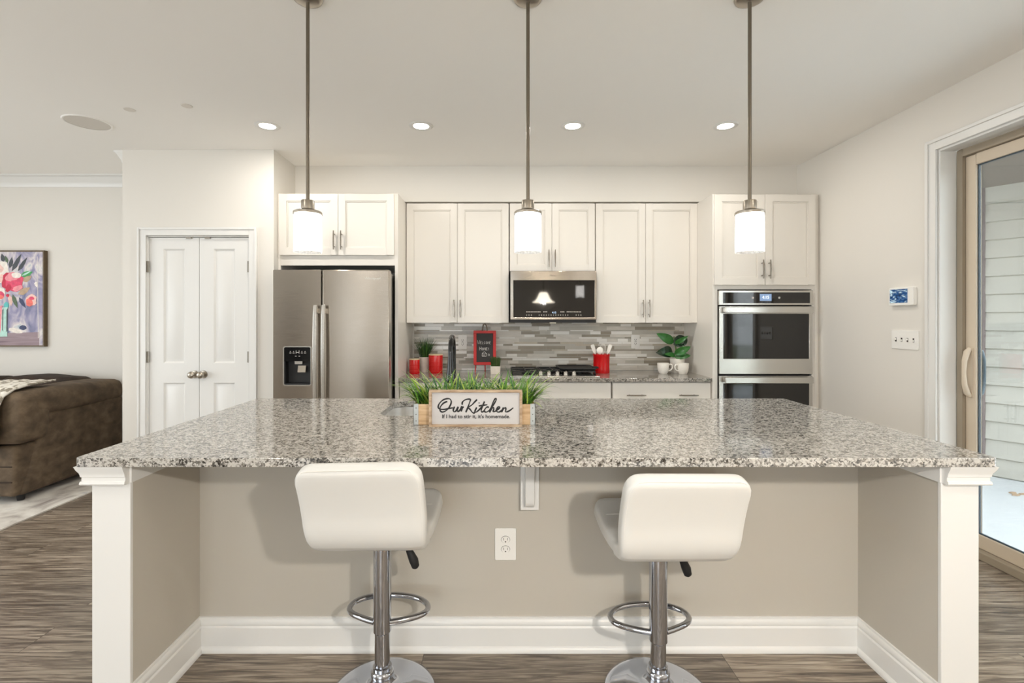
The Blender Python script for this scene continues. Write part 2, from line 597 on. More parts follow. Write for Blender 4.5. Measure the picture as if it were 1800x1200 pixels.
    def build(self, name, m=None, parent=None, at=None, smooth=35, bevel=0.0, seg=2, sub=0):
        bm = self.bm
        bmesh.ops.remove_doubles(bm, verts=bm.verts, dist=1e-6)
        bmesh.ops.recalc_face_normals(bm, faces=bm.faces)
        off = Vector((0, 0, 0))
        if at is not None:
            off = Vector(at)
        par = parent
        while par is not None:
            off = off - par.location if at is not None else off
            par = par.parent
        if at is None and parent is not None:
            off = Vector((0, 0, 0))
            par = parent
            while par is not None:
                off = off + par.location
                par = par.parent
        elif at is not None and parent is not None:
            off = Vector(at)
        bmesh.ops.translate(bm, verts=bm.verts, vec=-off)
        me = bpy.data.meshes.new(name)
        for f in bm.faces:
            f.smooth = smooth > 0
        bm.to_mesh(me)
        bm.free()
        if smooth > 0:
            me.set_sharp_from_angle(angle=math.radians(smooth))
        for mm in (self.mats if self.mats else [m]):
            me.materials.append(mm)
        o = bpy.data.objects.new(name, me)
        COL.objects.link(o)
        if parent is not None:
            o.parent = parent
            if at is not None:
                base = Vector((0, 0, 0))
                par = parent
                while par is not None:
                    base = base + par.location
                    par = par.parent
                o.location = Vector(at) - base
        elif at is not None:
            o.location = at
        if bevel > 0:
            b = o.modifiers.new('soft_edges', 'BEVEL')
            b.width = bevel
            b.segments = seg
            b.limit_method = 'ANGLE'
            b.angle_limit = math.radians(40)
        if sub:
            s = o.modifiers.new('smooth', 'SUBSURF')
            s.levels = s.render_levels = sub
        return o


def empty(name, loc):
    o = bpy.data.objects.new(name, None)
    o.empty_display_size = 0.1
    COL.objects.link(o)
    o.location = loc
    return o


def tag(o, label, cat, group=None, kind=None):
    o['label'] = label
    o['category'] = cat
    if group:
        o['group'] = group
    if kind:
        o['kind'] = kind
    return o


def thing(name, label, cat, loc, group=None):
    return tag(empty(name, loc), label, cat, group)


def struct(o, label=None, cat=None):
    o['kind'] = 'structure'
    if label:
        o['label'] = label
    if cat:
        o['category'] = cat
    return o


def copy_tree(o, parent=None):
    c = o.copy()
    COL.objects.link(c)
    c.parent = parent
    for ch in [x for x in bpy.data.objects if x.parent == o]:
        copy_tree(ch, c)
    return c


def rrect(x0, x1, y0, y1, r, n=6):
    pts = []
    for cx, cy, a0 in ((x1 - r, y0 + r, -PI / 2), (x1 - r, y1 - r, 0), (x0 + r, y1 - r, PI / 2), (x0 + r, y0 + r, PI)):
        for i in range(n + 1):
            a = a0 + PI / 2 * i / n
            pts.append((cx + r * math.cos(a), cy + r * math.sin(a)))
    return pts


def catmull(pts, n=6):
    pts = [Vector(p) for p in pts]
    out = []
    for i in range(len(pts) - 1):
        p0 = pts[max(i - 1, 0)]
        p1, p2 = pts[i], pts[i + 1]
        p3 = pts[min(i + 2, len(pts) - 1)]
        for k in range(n):
            t = k / n
            out.append(0.5 * ((2 * p1) + (p2 - p0) * t + (2 * p0 - 5 * p1 + 4 * p2 - p3) * t * t + (3 * p1 - p0 - 3 * p2 + p3) * t ** 3))
    out.append(pts[-1])
    return out


def text(name, body, size, center, m, parent, face='y', extrude=0.0006, squeeze=1.0, bold=0.0):
    """flat lettering facing -y (face 'y') or -x (face 'x'), centred at a world point."""
    cu = bpy.data.curves.new(name, 'FONT')
    cu.body = body
    cu.size = size
    cu.extrude = extrude
    cu.offset = bold
    cu.align_x = 'CENTER'
    cu.align_y = 'CENTER'
    tmp = bpy.data.objects.new(name + '_outline', cu)
    COL.objects.link(tmp)
    dg = bpy.context.evaluated_depsgraph_get()
    me = bpy.data.meshes.new_from_object(tmp.evaluated_get(dg))
    bpy.data.objects.remove(tmp)
    bpy.data.curves.remove(cu)
    rot = Matrix.Rotation(PI / 2, 4, 'X')
    if face == 'x':
        rot = Matrix.Rotation(-PI / 2, 4, 'Z') @ rot
    me.transform(rot @ Matrix.Diagonal((squeeze, 1, 1, 1)))
    me.materials.clear()
    me.materials.append(m)
    o = bpy.data.objects.new(name, me)
    COL.objects.link(o)
    base = Vector((0, 0, 0))
    par = parent
    while par is not None:
        base = base + par.location
        par = par.parent
    o.parent = parent
    o.location = Vector(center) - base
    return o


def shaker(mb, x0, x1, z0, z1, y, t=0.02, s=0.058):
    """a framed door front whose face is at y (facing -y)."""
    mb.box(x0, x0 + s, y, y + t, z0, z1)
    mb.box(x1 - s, x1, y, y + t, z0, z1)
    mb.box(x0 + s, x1 - s, y, y + t, z1 - s, z1)
    mb.box(x0 + s, x1 - s, y, y + t, z0, z0 + s)
    a, b = x0 + s, x1 - s
    c, d = z0 + s, z1 - s
    e = 0.009
    # inner bead
    mb.box(a, a + e, y + 0.005, y + t, c, d)
    mb.box(b - e, b, y + 0.005, y + t, c, d)
    mb.box(a + e, b - e, y + 0.005, y + t, d - e, d)
    mb.box(a + e, b - e, y + 0.005, y + t, c, c + e)
    mb.box(a + e, b - e, y + 0.010, y + t, c + e, d - e)
    return mb


def pull(parent, x, z, y, length=0.155, horiz=False, m=None):
    """a bar pull on two posts, standing out from the face at y."""
    mb = MB()
    h = length / 2
    if horiz:
        mb.tube([(x - h, y - 0.03, z), (x - h * .5, y - 0.032, z), (x, y - 0.033, z), (x + h * .5, y - 0.032, z), (x + h, y - 0.03, z)], [0.0045, 0.006, 0.0062, 0.006, 0.0045], 10)
        for dx in (-h * 0.66, h * 0.66):
            mb.cyl((x + dx, y - 0.03, z), 0.0045, 0.03, 'y', 10)
    else:
        mb.tube([(x, y - 0.03, z - h), (x, y - 0.032, z - h * .5), (x, y - 0.033, z), (x, y - 0.032, z + h * .5), (x, y - 0.03, z + h)], [0.0045, 0.006, 0.0062, 0.006, 0.0045], 10)
        for dz in (-h * 0.66, h * 0.66):
            mb.cyl((x, y - 0.03, z + dz), 0.0045, 0.03, 'y', 10)
    return mb.build('handle', m or M['pull'], parent)


# ---------------------------------------------------------------- the room
RX = 2.66            # face of the wall with the patio door
BY = 4.69            # face of the kitchen's back wall
CZ = 2.745           # ceiling height
LX, FY = -6.5, -3.6

struct(MB().box(LX - .15, RX + .13, FY - .15, BY + .15, -0.1, 0).build('floor', M['floor'], at=(0, 0, 0)))
struct(MB().box(LX - .15, RX + .13, FY - .15, BY + .15, CZ, CZ + 0.12).build('ceiling', M['ceiling'], at=(0, 0, CZ)))
struct(MB().box(LX, RX, BY, BY + .14, 0, CZ).build('wall_back', M['wall'], at=(0, BY, 0)))
# patio door wall: opening y 1.14 to 2.967, up to 2.40
OY0, OY1, OZ = 1.14, 2.967, 2.40
w = MB()
w.box(RX, RX + .13, OY1, BY + .14, 0, CZ).box(RX, RX + .13, FY, OY0, 0, CZ).box(RX, RX + .13, OY0, OY1, OZ, CZ)
struct(w.build('wall_right', M['wall'], at=(RX, 0, 0)))
# wall behind the camera with openings for the added wide and narrow windows
w = MB()
w.box(LX, -3.52, FY - .14, FY, 0, CZ).box(-3.22, -2.25, FY - .14, FY, 0, CZ).box(-3.52, -3.22, FY - .14, FY, 2.3, CZ).box(-3.52, -3.22, FY - .14, FY, 0, .2).box(-0.05, RX, FY - .14, FY, 0, CZ)
w.box(-2.25, -0.05, FY - .14, FY, 2.45, CZ).box(-2.25, -0.05, FY - .14, FY, 0, 0.05)
struct(w.build('wall_front', M['wall'], at=(0, FY, 0)))
w = MB()
w.box(LX - .14, LX, FY, -2.6, 0, CZ).box(LX - .14, LX, 2.8, BY + .14, 0, CZ).box(LX - .14, LX, -2.6, 2.8, 2.35, CZ).box(LX - .14, LX, -2.6, 2.8, 0, 0.45)  # opening made for the added side window
struct(w.build('wall_left', M['wall'], at=(LX, 0, 0)))


def window(name, axis, c, a0, a1, z0, z1, nx):
    mb = MB()
    def bx(a, b, z, zz, d=0.05):
        if axis == 'y':
            mb.box(a, b, c - d / 2, c + d / 2, z, zz)
        else:
            mb.box(c - d / 2, c + d / 2, a, b, z, zz)
    bx(a0, a0 + .06, z0, z1); bx(a1 - .06, a1, z0, z1); bx(a0 + .06, a1 - .06, z1 - .06, z1); bx(a0 + .06, a1 - .06, z0, z0 + .06)
    for i in range(1, nx):
        x = a0 + (a1 - a0) * i / nx
        bx(x - .03, x + .03, z0 + .06, z1 - .06)
    bx(a0 + .06, a1 - .06, (z0 + z1) / 2 - .02, (z0 + z1) / 2 + .02, 0.04)
    return struct(mb.build(name, M['trim']))


window('added_window_1', 'y', FY - .07, -2.25, -0.05, 0.05, 2.45, 2)  # unseen wide window, added to bring in fill daylight
window('added_window_3', 'y', FY - .07, -3.52, -3.22, 0.2, 2.3, 1)  # unseen narrow window, added as a bright streak for the fridge to mirror
d3 = MB()
d3.box(-5.15, -4.45, FY, FY + .045, 0, 2.05)
for z0_, z1_ in ((.2, .9), (1.1, 1.9)):
    d3.box(-5.03, -4.57, FY + .045, FY + .052, z0_, z1_)
struct(d3.build('added_door_3', M['sofa_dark'], at=(-4.8, FY, 0), bevel=.004))  # unseen brown door, added as a dark band for the fridge to mirror
window('added_window_2', 'x', LX - .07, -2.6, 2.8, 0.45, 2.35, 4)  # unseen side window, added to bring in more daylight

# pantry: a boxed-out closet whose front stands at y 3.955
PY, PX0, PX1 = 3.955, -3.048, -1.825
DX0, DX1, DZ = -2.851, -2.018, 2.05       # door opening
w = MB()
w.box(PX0, DX0, PY, PY + .12, 0, CZ).box(DX1, PX1, PY, PY + .12, 0, CZ).box(DX0, DX1, PY, PY + .12, DZ, CZ)
w.box(PX1 - .1, PX1, PY + .12, BY, 0, CZ).box(PX0, PX0 + .1, PY + .12, BY, 0, CZ)
struct(w.build('wall_pantry', M['wall'], at=(PX0, PY, 0)))
# soffit above the wall cabinets
struct(MB().box(PX1, RX, 4.372, BY, 2.425, CZ).build('wall_soffit', M['wall'], at=(0, 4.372, 2.425)))

# crown moulding round the living area
crown = [(0, CZ - .105), (0.010, CZ - .105), (0.016, CZ - .09), (0.018, CZ - .08), (0.034, CZ - .062), (0.055, CZ - .03), (0.066, CZ - .018), (0.072, CZ - .016), (0.083, CZ - .010), (0.083, CZ), (0, CZ)]
struct(MB().sweep([(PX0, 3.965), (PX0, BY), (LX, BY)], crown, flip=1).build('trim_crown', M['trim'], at=(PX0, BY, CZ)))

# pantry double door with casing
cas = MB()
def casing_y(mb, x0, x1, z1, y, wd=0.064):
    prof_t = 0.018
    mb.box(x0 - wd, x0, y - prof_t, y, 0, z1 + wd)
    mb.box(x1, x1 + wd, y - prof_t, y, 0, z1 + wd)
    mb.box(x0, x1, y - prof_t, y, z1, z1 + wd)
    # raised outer band
    b = 0.018
    mb.box(x0 - wd, x0 - wd + b, y - prof_t - .008, y - prof_t, 0, z1 + wd)
    mb.box(x1 + wd - b, x1 + wd, y - prof_t - .008, y - prof_t, 0, z1 + wd)
    mb.box(x0 - wd + b, x1 + wd - b, y - prof_t - .008, y - prof_t, z1 + wd - b, z1 + wd)
casing_y(cas, DX0, DX1, DZ, PY)
cas.box(DX0, DX0 + .01, PY, PY + .12, 0, DZ).box(DX1 - .01, DX1, PY, PY + .12, 0, DZ).box(DX0, DX1, PY, PY + .12, DZ - .01, DZ)
struct(cas.build('trim_pantry', M['trim'], at=((DX0 + DX1) / 2, PY, 0), bevel=0.003))

door = struct(empty('door_1', ((DX0 + DX1) / 2, PY + .02, 0)))
mid = (DX0 + DX1) / 2
for a, b, hx, kx in ((DX0 + .012, mid - .002, DX0 + .004, mid - .036), (mid + .002, DX1 - .012, DX1 - .004, mid + .036)):
    d = MB()
    y0 = PY + .012
    zb, zt = 0.012, DZ - .014
    px0, px1 = a + .115, b - .115
    zs = ((0.22, 0.86), (1.02, 1.945))
    d.box(a, px0, y0, y0 + .034, zb, zt).box(px1, b, y0, y0 + .034, zb, zt)
    d.box(px0, px1, y0, y0 + .034, zb, zs[0][0]).box(px0, px1, y0, y0 + .034, zs[0][1], zs[1][0]).box(px0, px1, y0, y0 + .034, zs[1][1], zt)
    for z0, z1 in zs:
        # moulded recess and raised field
        ro = [(px0, z0), (px1, z0), (px1, z1), (px0, z1)]
        def ring(k, y):
            return [(px0 + k, y, z0 + k), (px1 - k, y, z0 + k), (px1 - k, y, z1 - k), (px0 + k, y, z1 - k)]
        d.loft([ring(0, y0), ring(.012, y0 + .012), ring(.02, y0 + .012), ring(.042, y0 + .004)], cap=False)
        d._face([d.bm.verts.new(p) for p in ring(.042, y0 + .004)])
    leaf = d.build('door_leaf', M['trim'], door, smooth=20)
    k = MB()
    k.lathe([(0.0, -.068), (0.016, -.067), (0.025, -.060), (0.029, -.048), (0.026, -.036), (0.016, -.028), (0.011, -.022), (0.011, -.008), (0.030, -.006), (0.032, 0)], (kx, y0, 0.928), 24, 'y')
    k.build('door_knob', M['nickel'], door, smooth=50)
    for hz in (1.80, 1.07, 0.3):
        h = MB()
        h.cyl((hx, y0 - .013, hz - .045), 0.007, 0.09, 'z', 10)
        h.box(hx - .016, hx + .016, y0 - .013, y0 - .009, hz - .045, hz + .045)
        h.build('hinge', M['hinge'], door)
for cx in (mid - .08, mid + .07):
    MB().box(cx - .022, cx + .022, PY + .004, PY + .03, DZ - .024, DZ - .012).build('ball_catch', M['hinge'], door)

# back wall tiles: rows of thin strips of several lengths
random.seed(5)
ti = MB()
ti.use(M['grout']).box(-0.815, 1.765, 4.680, BY, 0.888, 1.345)
rows = [0.012, 0.026, 0.034, 0.012, 0.030, 0.026, 0.014, 0.032, 0.018, 0.020, 0.033, 0.014, 0.028, 0.028, 0.014, 0.022, 0.030, 0.018, 0.026, 0.020]
z = 1.3445
ri = 0
while z > 0.893 and ri < 40:
    hgt = rows[ri % len(rows)]
    z0 = max(0.890, z - hgt + .0016)
    thick = hgt > 0.022
    x = -0.815 - random.uniform(0, .2)
    seq = 0
    while x < 1.765:
        if thick:
            L_ = random.choice((0.10, 0.18, 0.20, 0.27))
            c = random.choices(('tile_white', 'tile_taupe', 'tile_stone', 'tile_grey'), ((5 if L_ < .12 else .5), 1.7, 3.0, 1.4))[0]
        else:
            L_ = random.choice((0.09, 0.15, 0.22, 0.30))
            c = random.choices(('tile_taupe', 'tile_grey', 'tile_stone', 'tile_white', 'tile_beige'), (1.5, 1.4, 2.2, 1.8, .8))[0]
        a, b = max(-0.815, x), min(1.765, x + L_ - .0016)
        if b - a > .004 and z - z0 > .003:
            ti.use(M[c]).box(a, b, 4.6765 - random.uniform(0, .001), 4.6805, z0, z)
        x += L_
    z -= hgt
    ri += 1
struct(ti.build('wall_backsplash', at=(0.5, 4.68, 0.89), smooth=0))

# baseboards
bbp = [(0, 0), (0.024, 0), (0.024, .012), (0.017, .022), (0.014, .024), (0.014, .098), (0.009, .104), (0.012, .112), (0.009, .126), (0.005, .130), (0.005, .138), (0, .14)]
struct(MB().sweep([(RX, 4.04), (RX, 3.04)], bbp, flip=-1).build('baseboard_right', M['trim'], at=(RX, 3.5, 0)))
struct(MB().sweep([(PX0, PY), (DX0 - .066, PY)], bbp, flip=-1).build('baseboard_pantry', M['trim'], at=(PX0, PY, 0)))
struct(MB().sweep([(LX, BY), (PX0, BY)], bbp, flip=-1).build('baseboard_back', M['trim'], at=(LX, BY, 0)))

# patio door: casing, lining, vinyl frame, sash, glass
cas = MB()
cw, ct = .066, .018
def casx(y0, y1, z0, z1, t=ct):
    cas.box(RX - t, RX, y0, y1, z0, z1)
casx(OY1, OY1 + cw, 0, OZ + cw); casx(OY0 - cw, OY0, 0, OZ + cw); casx(OY0, OY1, OZ, OZ + cw)
casx(OY1 + cw - .02, OY1 + cw, 0, OZ + cw, ct + .009); casx(OY0 - cw, OY0 - cw + .02, 0, OZ + cw, ct + .009); casx(OY0 - cw + .02, OY1 + cw - .02, OZ + cw - .02, OZ + cw, ct + .009)
cas.box(RX, RX + .10, OY1 - .012, OY1, 0, OZ).box(RX, RX + .10, OY0, OY0 + .012, 0, OZ).box(RX, RX + .10, OY0 + .012, OY1 - .012, OZ - .012, OZ)
struct(cas.build('trim_patio_door', M['trim'], at=(RX, OY1, 0), bevel=0.003))

pd = struct(empty('door_2', (RX + .11, (OY0 + OY1) / 2, 0)))
FX = RX + .10
fr = MB()
fa, fb, ft = OY0 + .012, OY1 - .012, OZ - .012
fr.box(FX, FX + .11, fb - .036, fb, 0, ft).box(FX, FX + .11, fa, fa + .036, 0, ft).box(FX, FX + .11, fa + .036, fb - .036, ft - .045, ft).box(FX - .02, FX + .11, fa, fb, 0.0, .045)
fr.build('door_frame', M['tan_dark'], pd, bevel=0.003)


def sash(y0, y1, x):
    mb = MB()
    s = .062
    z0, z1 = .05, ft - .05
    mb.box(x, x + .035, y1 - s, y1, z0, z1).box(x, x + .035, y0, y0 + s, z0, z1).box(x, x + .035, y0 + s, y1 - s, z1 - s, z1).box(x, x + .035, y0 + s, y1 - s, z0, z0 + .075)
    o = mb.build('sash', M['tan_vinyl'], pd, bevel=0.003)
    g = MB()
    for gx in (x + .010, x + .024):
        g.box(gx, gx + .003, y0 + s - .004, y1 - s + .004, z0 + .071, z1 - s + .004)
    g.build('glass', M['glass'], o)
    e = MB()
    for gx in (x + .013, x + .020):
        e.box(gx, gx + .004, y1 - s - .006, y1 - s, z0 + .075, z1 - s).box(gx, gx + .004, y0 + s, y0 + s + .006, z0 + .075, z1 - s).box(gx, gx + .004, y0 + s, y1 - s, z1 - s - .006, z1 - s).box(gx, gx + .004, y0 + s, y1 - s, z0 + .075, z0 + .081)
    e.build('glazing_seal', M['seal'], o)
    return o


midy = (fa + fb) / 2
s1 = sash(midy - .03, fb - .037, FX + .020)
sash(fa + .037, midy + .03, FX + .062)


def door_grip(x, sgn, m, name):
    mb = MB()
    yh = fb - .037 - .031
    zs = [1.22, 1.20, 1.15, 1.08, 1.01, 0.96, 0.94]
    os_ = [0.004, .022, .036, .040, .036, .022, .004]
    rr = [.012, .016, .013, .011, .013, .016, .012]
    mb.tube([(x - sgn * o, yh, zz - .02) for o, zz in zip(os_, zs)], rr, 12)
    mb.box(x - .004, x + .004, yh - .018, yh + .018, .915, 1.205)
    return mb.build(name, m, s1, smooth=50)


door_grip(FX + .020, 1, M['tan_vinyl'], 'handle')
door_grip(FX + .057, -1, M['seal'], 'handle')

# outside, seen through the glass: patio, neighbouring lap-sided wall, porch roof
struct(MB().box(RX + .13, 8.5, -2.5, 6.2, -.16, -.055).build('ground_patio', M['deck'], at=(4.5, 2, -.06)))
struct(MB().box(RX + .135, 6.6, 2.95, 6.2, 2.58, 2.68).build('ceiling_porch', M['porch'], at=(4.5, 2, 2.58)))
struct(MB().box(RX + .13, 30, -25, 30, -.42, -.32).build('ground_lawn', M['lawn'], at=(10, 0, -.32)))
dv = Vector((0.6, -0.8, 0)).normalized()
nv = Vector((-0.8, -0.6, 0))
p0 = Vector((4.48, 4.505, 0))
sd = MB()
zz = -.055
sd.use(M['siding'])
while zz < 2.58:
    z1 = min(zz + .165, 2.58)
    a, b = p0, p0 + dv * 1.5
    sd.loft([[q + nv * o + Vector((0, 0, h)) for o, h in ((.0, zz), (.0, zz + .011), (.034, zz + .011), (.008, z1), (.0, z1))] for q in (a, b)])
    zz = z1
sd.loft([[q + nv * o + Vector((0, 0, h)) for o, h in ((.0, 2.44), (.03, 2.44), (.03, 2.58), (.0, 2.58))] for q in (p0, p0 + dv * 1.5)])
sd.use(M['post'])
q0, q1 = p0 - dv * .10, p0
sd.loft([[q + nv * o + Vector((0, 0, h)) for o, h in ((-.02, -.055), (.035, -.055), (.035, 2.58), (-.02, 2.58))] for q in (q0, q1)])
struct(sd.build('wall_exterior', at=(4.48, 4.505, 0), smooth=0))
struct(MB().box(RX + .13, 4.4, 5.2, 5.3, -.055, 2.58).build('wall_exterior_end', M['post'], at=(3.5, 5.2, 0)))
lf = MB()
for i, (dx, dy, a) in enumerate(((0, 0, .3), (.05, -.03, 1.4), (-.03, -.05, 2.2))):
    lf.loft([[(4.22 + dx + r * math.cos(a + t) * 1.0, 4.02 + dy + r * .5 * math.sin(a + t), -.053 + h) for t in (0, 1.2, 2.4, 3.6, 4.9)] for r, h in ((.035, 0), (.03, .008), (.008, .012))])
tag(lf.build('dry_leaf', M['p_tan'], at=(4.22, 4.02, -.055)), 'small dry leaf scrap lying on the pale patio outside', 'leaf')


# ---------------------------------------------------------------- kitchen island
ISL = thing('kitchen_island', 'greige kitchen island base with white end posts and open knee space', 'kitchen island', (0.12, 2.2, 0))
MB().box(-1.245, 1.489, 2.032, 2.14, 0, .884).build('knee_wall', M['greige'], ISL)
for x0, x1 in ((-1.372, -1.245), (1.489, 1.614)):
    MB().box(x0, x1, 1.662, 2.80, 0, .884).build('end_wall', M['greige'], ISL)
    MB().box(x0 - .001, x1 + .001, 1.648, 1.662, 0, .884).build('end_post', M['trim'], ISL, bevel=0.002)
MB().box(-1.245, 1.489, 2.78, 2.80, .1, .884).build('cabinet_face', M['cabinet'], ISL)
capp = [(0, .820), (.022, .820), (.024, .824), (.022, .832), (.019, .833), (.019, .846), (.022, .848), (.022, .852), (.024, .860), (.030, .872), (.034, .884), (0, .884)]
m1 = MB()
m1.sweep([(-1.373, 2.80), (-1.373, 1.648), (-1.246, 1.648)], capp, flip=-1)
m1.box(-1.247, -1.239, 1.648, 2.03, .822, .884)
m1.build('cap_molding', M['trim'], ISL)
m1 = MB()
m1.sweep([(1.490, 1.648), (1.615, 1.648), (1.615, 2.80)], capp, flip=-1)
m1.box(1.483, 1.491, 1.648, 2.03, .822, .884)
m1.build('cap_molding', M['trim'], ISL)
MB().sweep([(-1.245, 1.650), (-1.245, 2.032), (1.489, 2.032), (1.489, 1.650)], bbp, flip=-1).build('baseboard', M['trim'], ISL)
cb = MB()
cb.box(.086, .163, 2.008, 2.032, .588, .884)
arm = [(2.008, .884), (2.008, .604)] + [(2.008 - .03 * math.sin(t), .634 - .03 * math.cos(t)) for t in (.5, 1.0, 1.5)] + [(1.978, .70), (1.965, .76), (1.93, .815), (1.88, .842), (1.83, .85), (1.80, .856), (1.80, .884)]
cb.prism(arm, .104, .142, 'x')
cb.build('corbel', M['trim'], ISL, bevel=0.003)

# island slab with sink cut-out
SX0, SX1, SY0, SY1 = -.582, .165, 2.330, 2.742
TOP = MB()
TOP.plate_hole(rrect(-1.405, 1.649, 1.614, 2.842, .018, 4), rrect(SX0, SX1, SY0, SY1, .075, 8), .884, .914, 'z')
tag(TOP.build('countertop', M['granite'], at=(.12, 2.2, .884), smooth=30, bevel=0.0025), 'polished speckled grey granite slab over the island', 'countertop')

sk = MB()
lo_ = rrect(SX0 - .004, SX1 + .004, SY0 - .004, SY1 + .004, .079, 8)
def inset(loop, k):
    cx = sum(p[0] for p in loop) / len(loop); cy = sum(p[1] for p in loop) / len(loop)
    return [(cx + (p[0] - cx) * (1 - k), cy + (p[1] - cy) * (1 - k)) for p in loop]
out_ = rrect(SX0 - .02, SX1 + .02, SY0 - .02, SY1 + .02, .09, 8)
rings = [(out_, .882), (lo_, .882), (inset(lo_, .02), .72), (inset(lo_, .10), .695), (inset(lo_, .9), .69)]
sk.loft([[(p[0], p[1], h) for p in l] for l, h in rings], cap=False)
sk._face([sk.bm.verts.new((p[0], p[1], .69)) for p in inset(lo_, .9)])
tag(sk.build('sink', M['sink_steel'], at=(-.2, 2.53, .69)), 'undermount stainless sink bowl set in the island slab', 'sink')

# black pull-down faucet behind the sink
FA = thing('faucet', 'glossy black gooseneck pull-down faucet behind the island sink', 'faucet', (-.262, 2.79, .914))
f = MB()
f.lathe([(.030, 0), (.030, .008), (.024, .012), (.020, .03), (.0175, .06), (.0165, .10)], (-.262, 2.79, .914), 20)
f.build('base', M['black_gloss'], FA)
f = MB()
arc = [(-.262, 2.79, 1.0), (-.262, 2.79, 1.17)] + [(-.262, 2.79 - .085 + .085 * math.cos(a), 1.19 + .088 * math.sin(a)) for a in [i * PI / 10 for i in range(11)]]
f.tube(arc + [(-.262, 2.62, 1.165)], .0135, 14)
f.build('spout', M['black_gloss'], FA, smooth=50)
f = MB()
f.lathe([(.014, .0), (.016, -.02), (.020, -.06), (.026, -.105), (.030, -.125), (.028, -.132), (.0, -.132)], (-.262, 2.62, 1.168), 20)
f.build('spray_head', M['black_gloss'], FA, smooth=50)
f = MB()
f.tube([(-.245, 2.79, .99), (-.215, 2.79, .995), (-.18, 2.785, 1.02)], [.008, .007, .006], 10)
f.build('lever', M['black_gloss'], FA)


def outlet(name_label, x, y, z, w, h, group=None):
    t = thing('outlet', name_label, 'outlet', (x, y, z), group)
    p = MB()
    p.prism(rrect(x - w / 2, x + w / 2, z - h / 2, z + h / 2, .005, 3), y - .006, y, 'y')
    p.build('cover_plate', M['plastic'], t, bevel=.0015)
    for dz in (-.020, .020):
        r = MB()
        r.use(M['plastic']).lathe([(.0172, -.009), (.0172, -.004)], (x, y, z + dz), 20, 'y', scale=(1, .82))
        r.use(M['slot']).lathe([(.0185, -.0066), (.0185, -.004)], (x, y, z + dz), 20, 'y', scale=(1, .82))
        r.box(x - .0085, x - .0065, y - .0096, y - .006, z + dz - .002, z + dz + .008).box(x + .0065, x + .0085, y - .0096, y - .006, z + dz - .002, z + dz + .008)
        r.lathe([(.0028, -.0096), (.0028, -.006)], (x, y, z + dz - .008), 10, 'y')
        r.build('socket', None, t)
    return t


outlet('white duplex outlet low on the island knee wall', .025, 2.0315, .441, .088, .132)


def gfci(label, x, z):
    t = thing('outlet', label, 'outlet', (x, 4.676, z))
    p = MB()
    p.prism(rrect(x - .041, x + .041, z - .066, z + .066, .005, 3), 4.669, 4.676, 'y')
    p.build('cover_plate', M['plastic'], t, bevel=.0015)
    p = MB()
    p.use(M['plastic']).box(x - .0165, x + .0165, 4.6665, 4.669, z - .034, z + .034)
    p.use(M['slot'])
    for dz in (-.019, .019):
        p.box(x - .009, x - .006, 4.6655, 4.667, z + dz - .004, z + dz + .007).box(x + .006, x + .009, 4.6655, 4.667, z + dz - .004, z + dz + .007).box(x - .003, x + .003, 4.6655, 4.667, z + dz - .012, z + dz - .007)
    p.box(x - .011, x + .011, 4.6657, 4.667, z - .003, z - .0015).box(x - .011, x + .011, 4.6657, 4.667, z + .0015, z + .003)
    p.build('socket', None, t)
    return t


gfci('white outlet on the tiles beside the red chalkboard', -.352, 1.157)
gfci('white outlet on the tiles above the red utensil crock and the mugs', 1.298, 1.162)


# ---------------------------------------------------------------- planter and sign on the island
PB = thing('planter_box', 'light wood planter with galvanised corners full of green grass, behind the sign', 'planter', (-.109, 2.17, .914))
bx0, bx1, by0, by1 = -.372, .154, 2.125, 2.225
b = MB()
b.box(bx0, bx1, by0, by0 + .01, .9148, 1.003).box(bx0, bx1, by1 - .01, by1, .9148, 1.003).box(bx0, bx0 + .01, by0 + .01, by1 - .01, .9148, 1.003).box(bx1 - .01, bx1, by0 + .01, by1 - .01, .9148, 1.003).box(bx0 + .01, bx1 - .01, by0 + .01, by1 - .01, .9148, .975)
b.build('box', M['wood_light'], PB)
for cx, sx in ((bx0, 1), (bx1, -1)):
    for cy, sy in ((by0, 1), (by1, -1)):
        k = MB()
        k.use(M['galv']).box(min(cx, cx - sx * .0018), max(cx, cx - sx * .0018), min(cy - sy * .0018, cy + sy * .026), max(cy - sy * .0018, cy + sy * .026), .915, 1.006)
        k.box(min(cx - sx * .0018, cx + sx * .020), max(cx - sx * .0018, cx + sx * .020), min(cy, cy - sy * .0018), max(cy, cy - sy * .0018), .915, 1.006)
        for zz in (.932, .96, .988):
            k.use(M['galv'])
            k.use(M['brand']).lathe([(.0022, -.0022 if sy > 0 else .0022), (.0022, 0)], (cx + sx * .010, cy - sy * .0018, zz), 8, 'y')
        k.build('corner_bracket', M['galv'], PB)


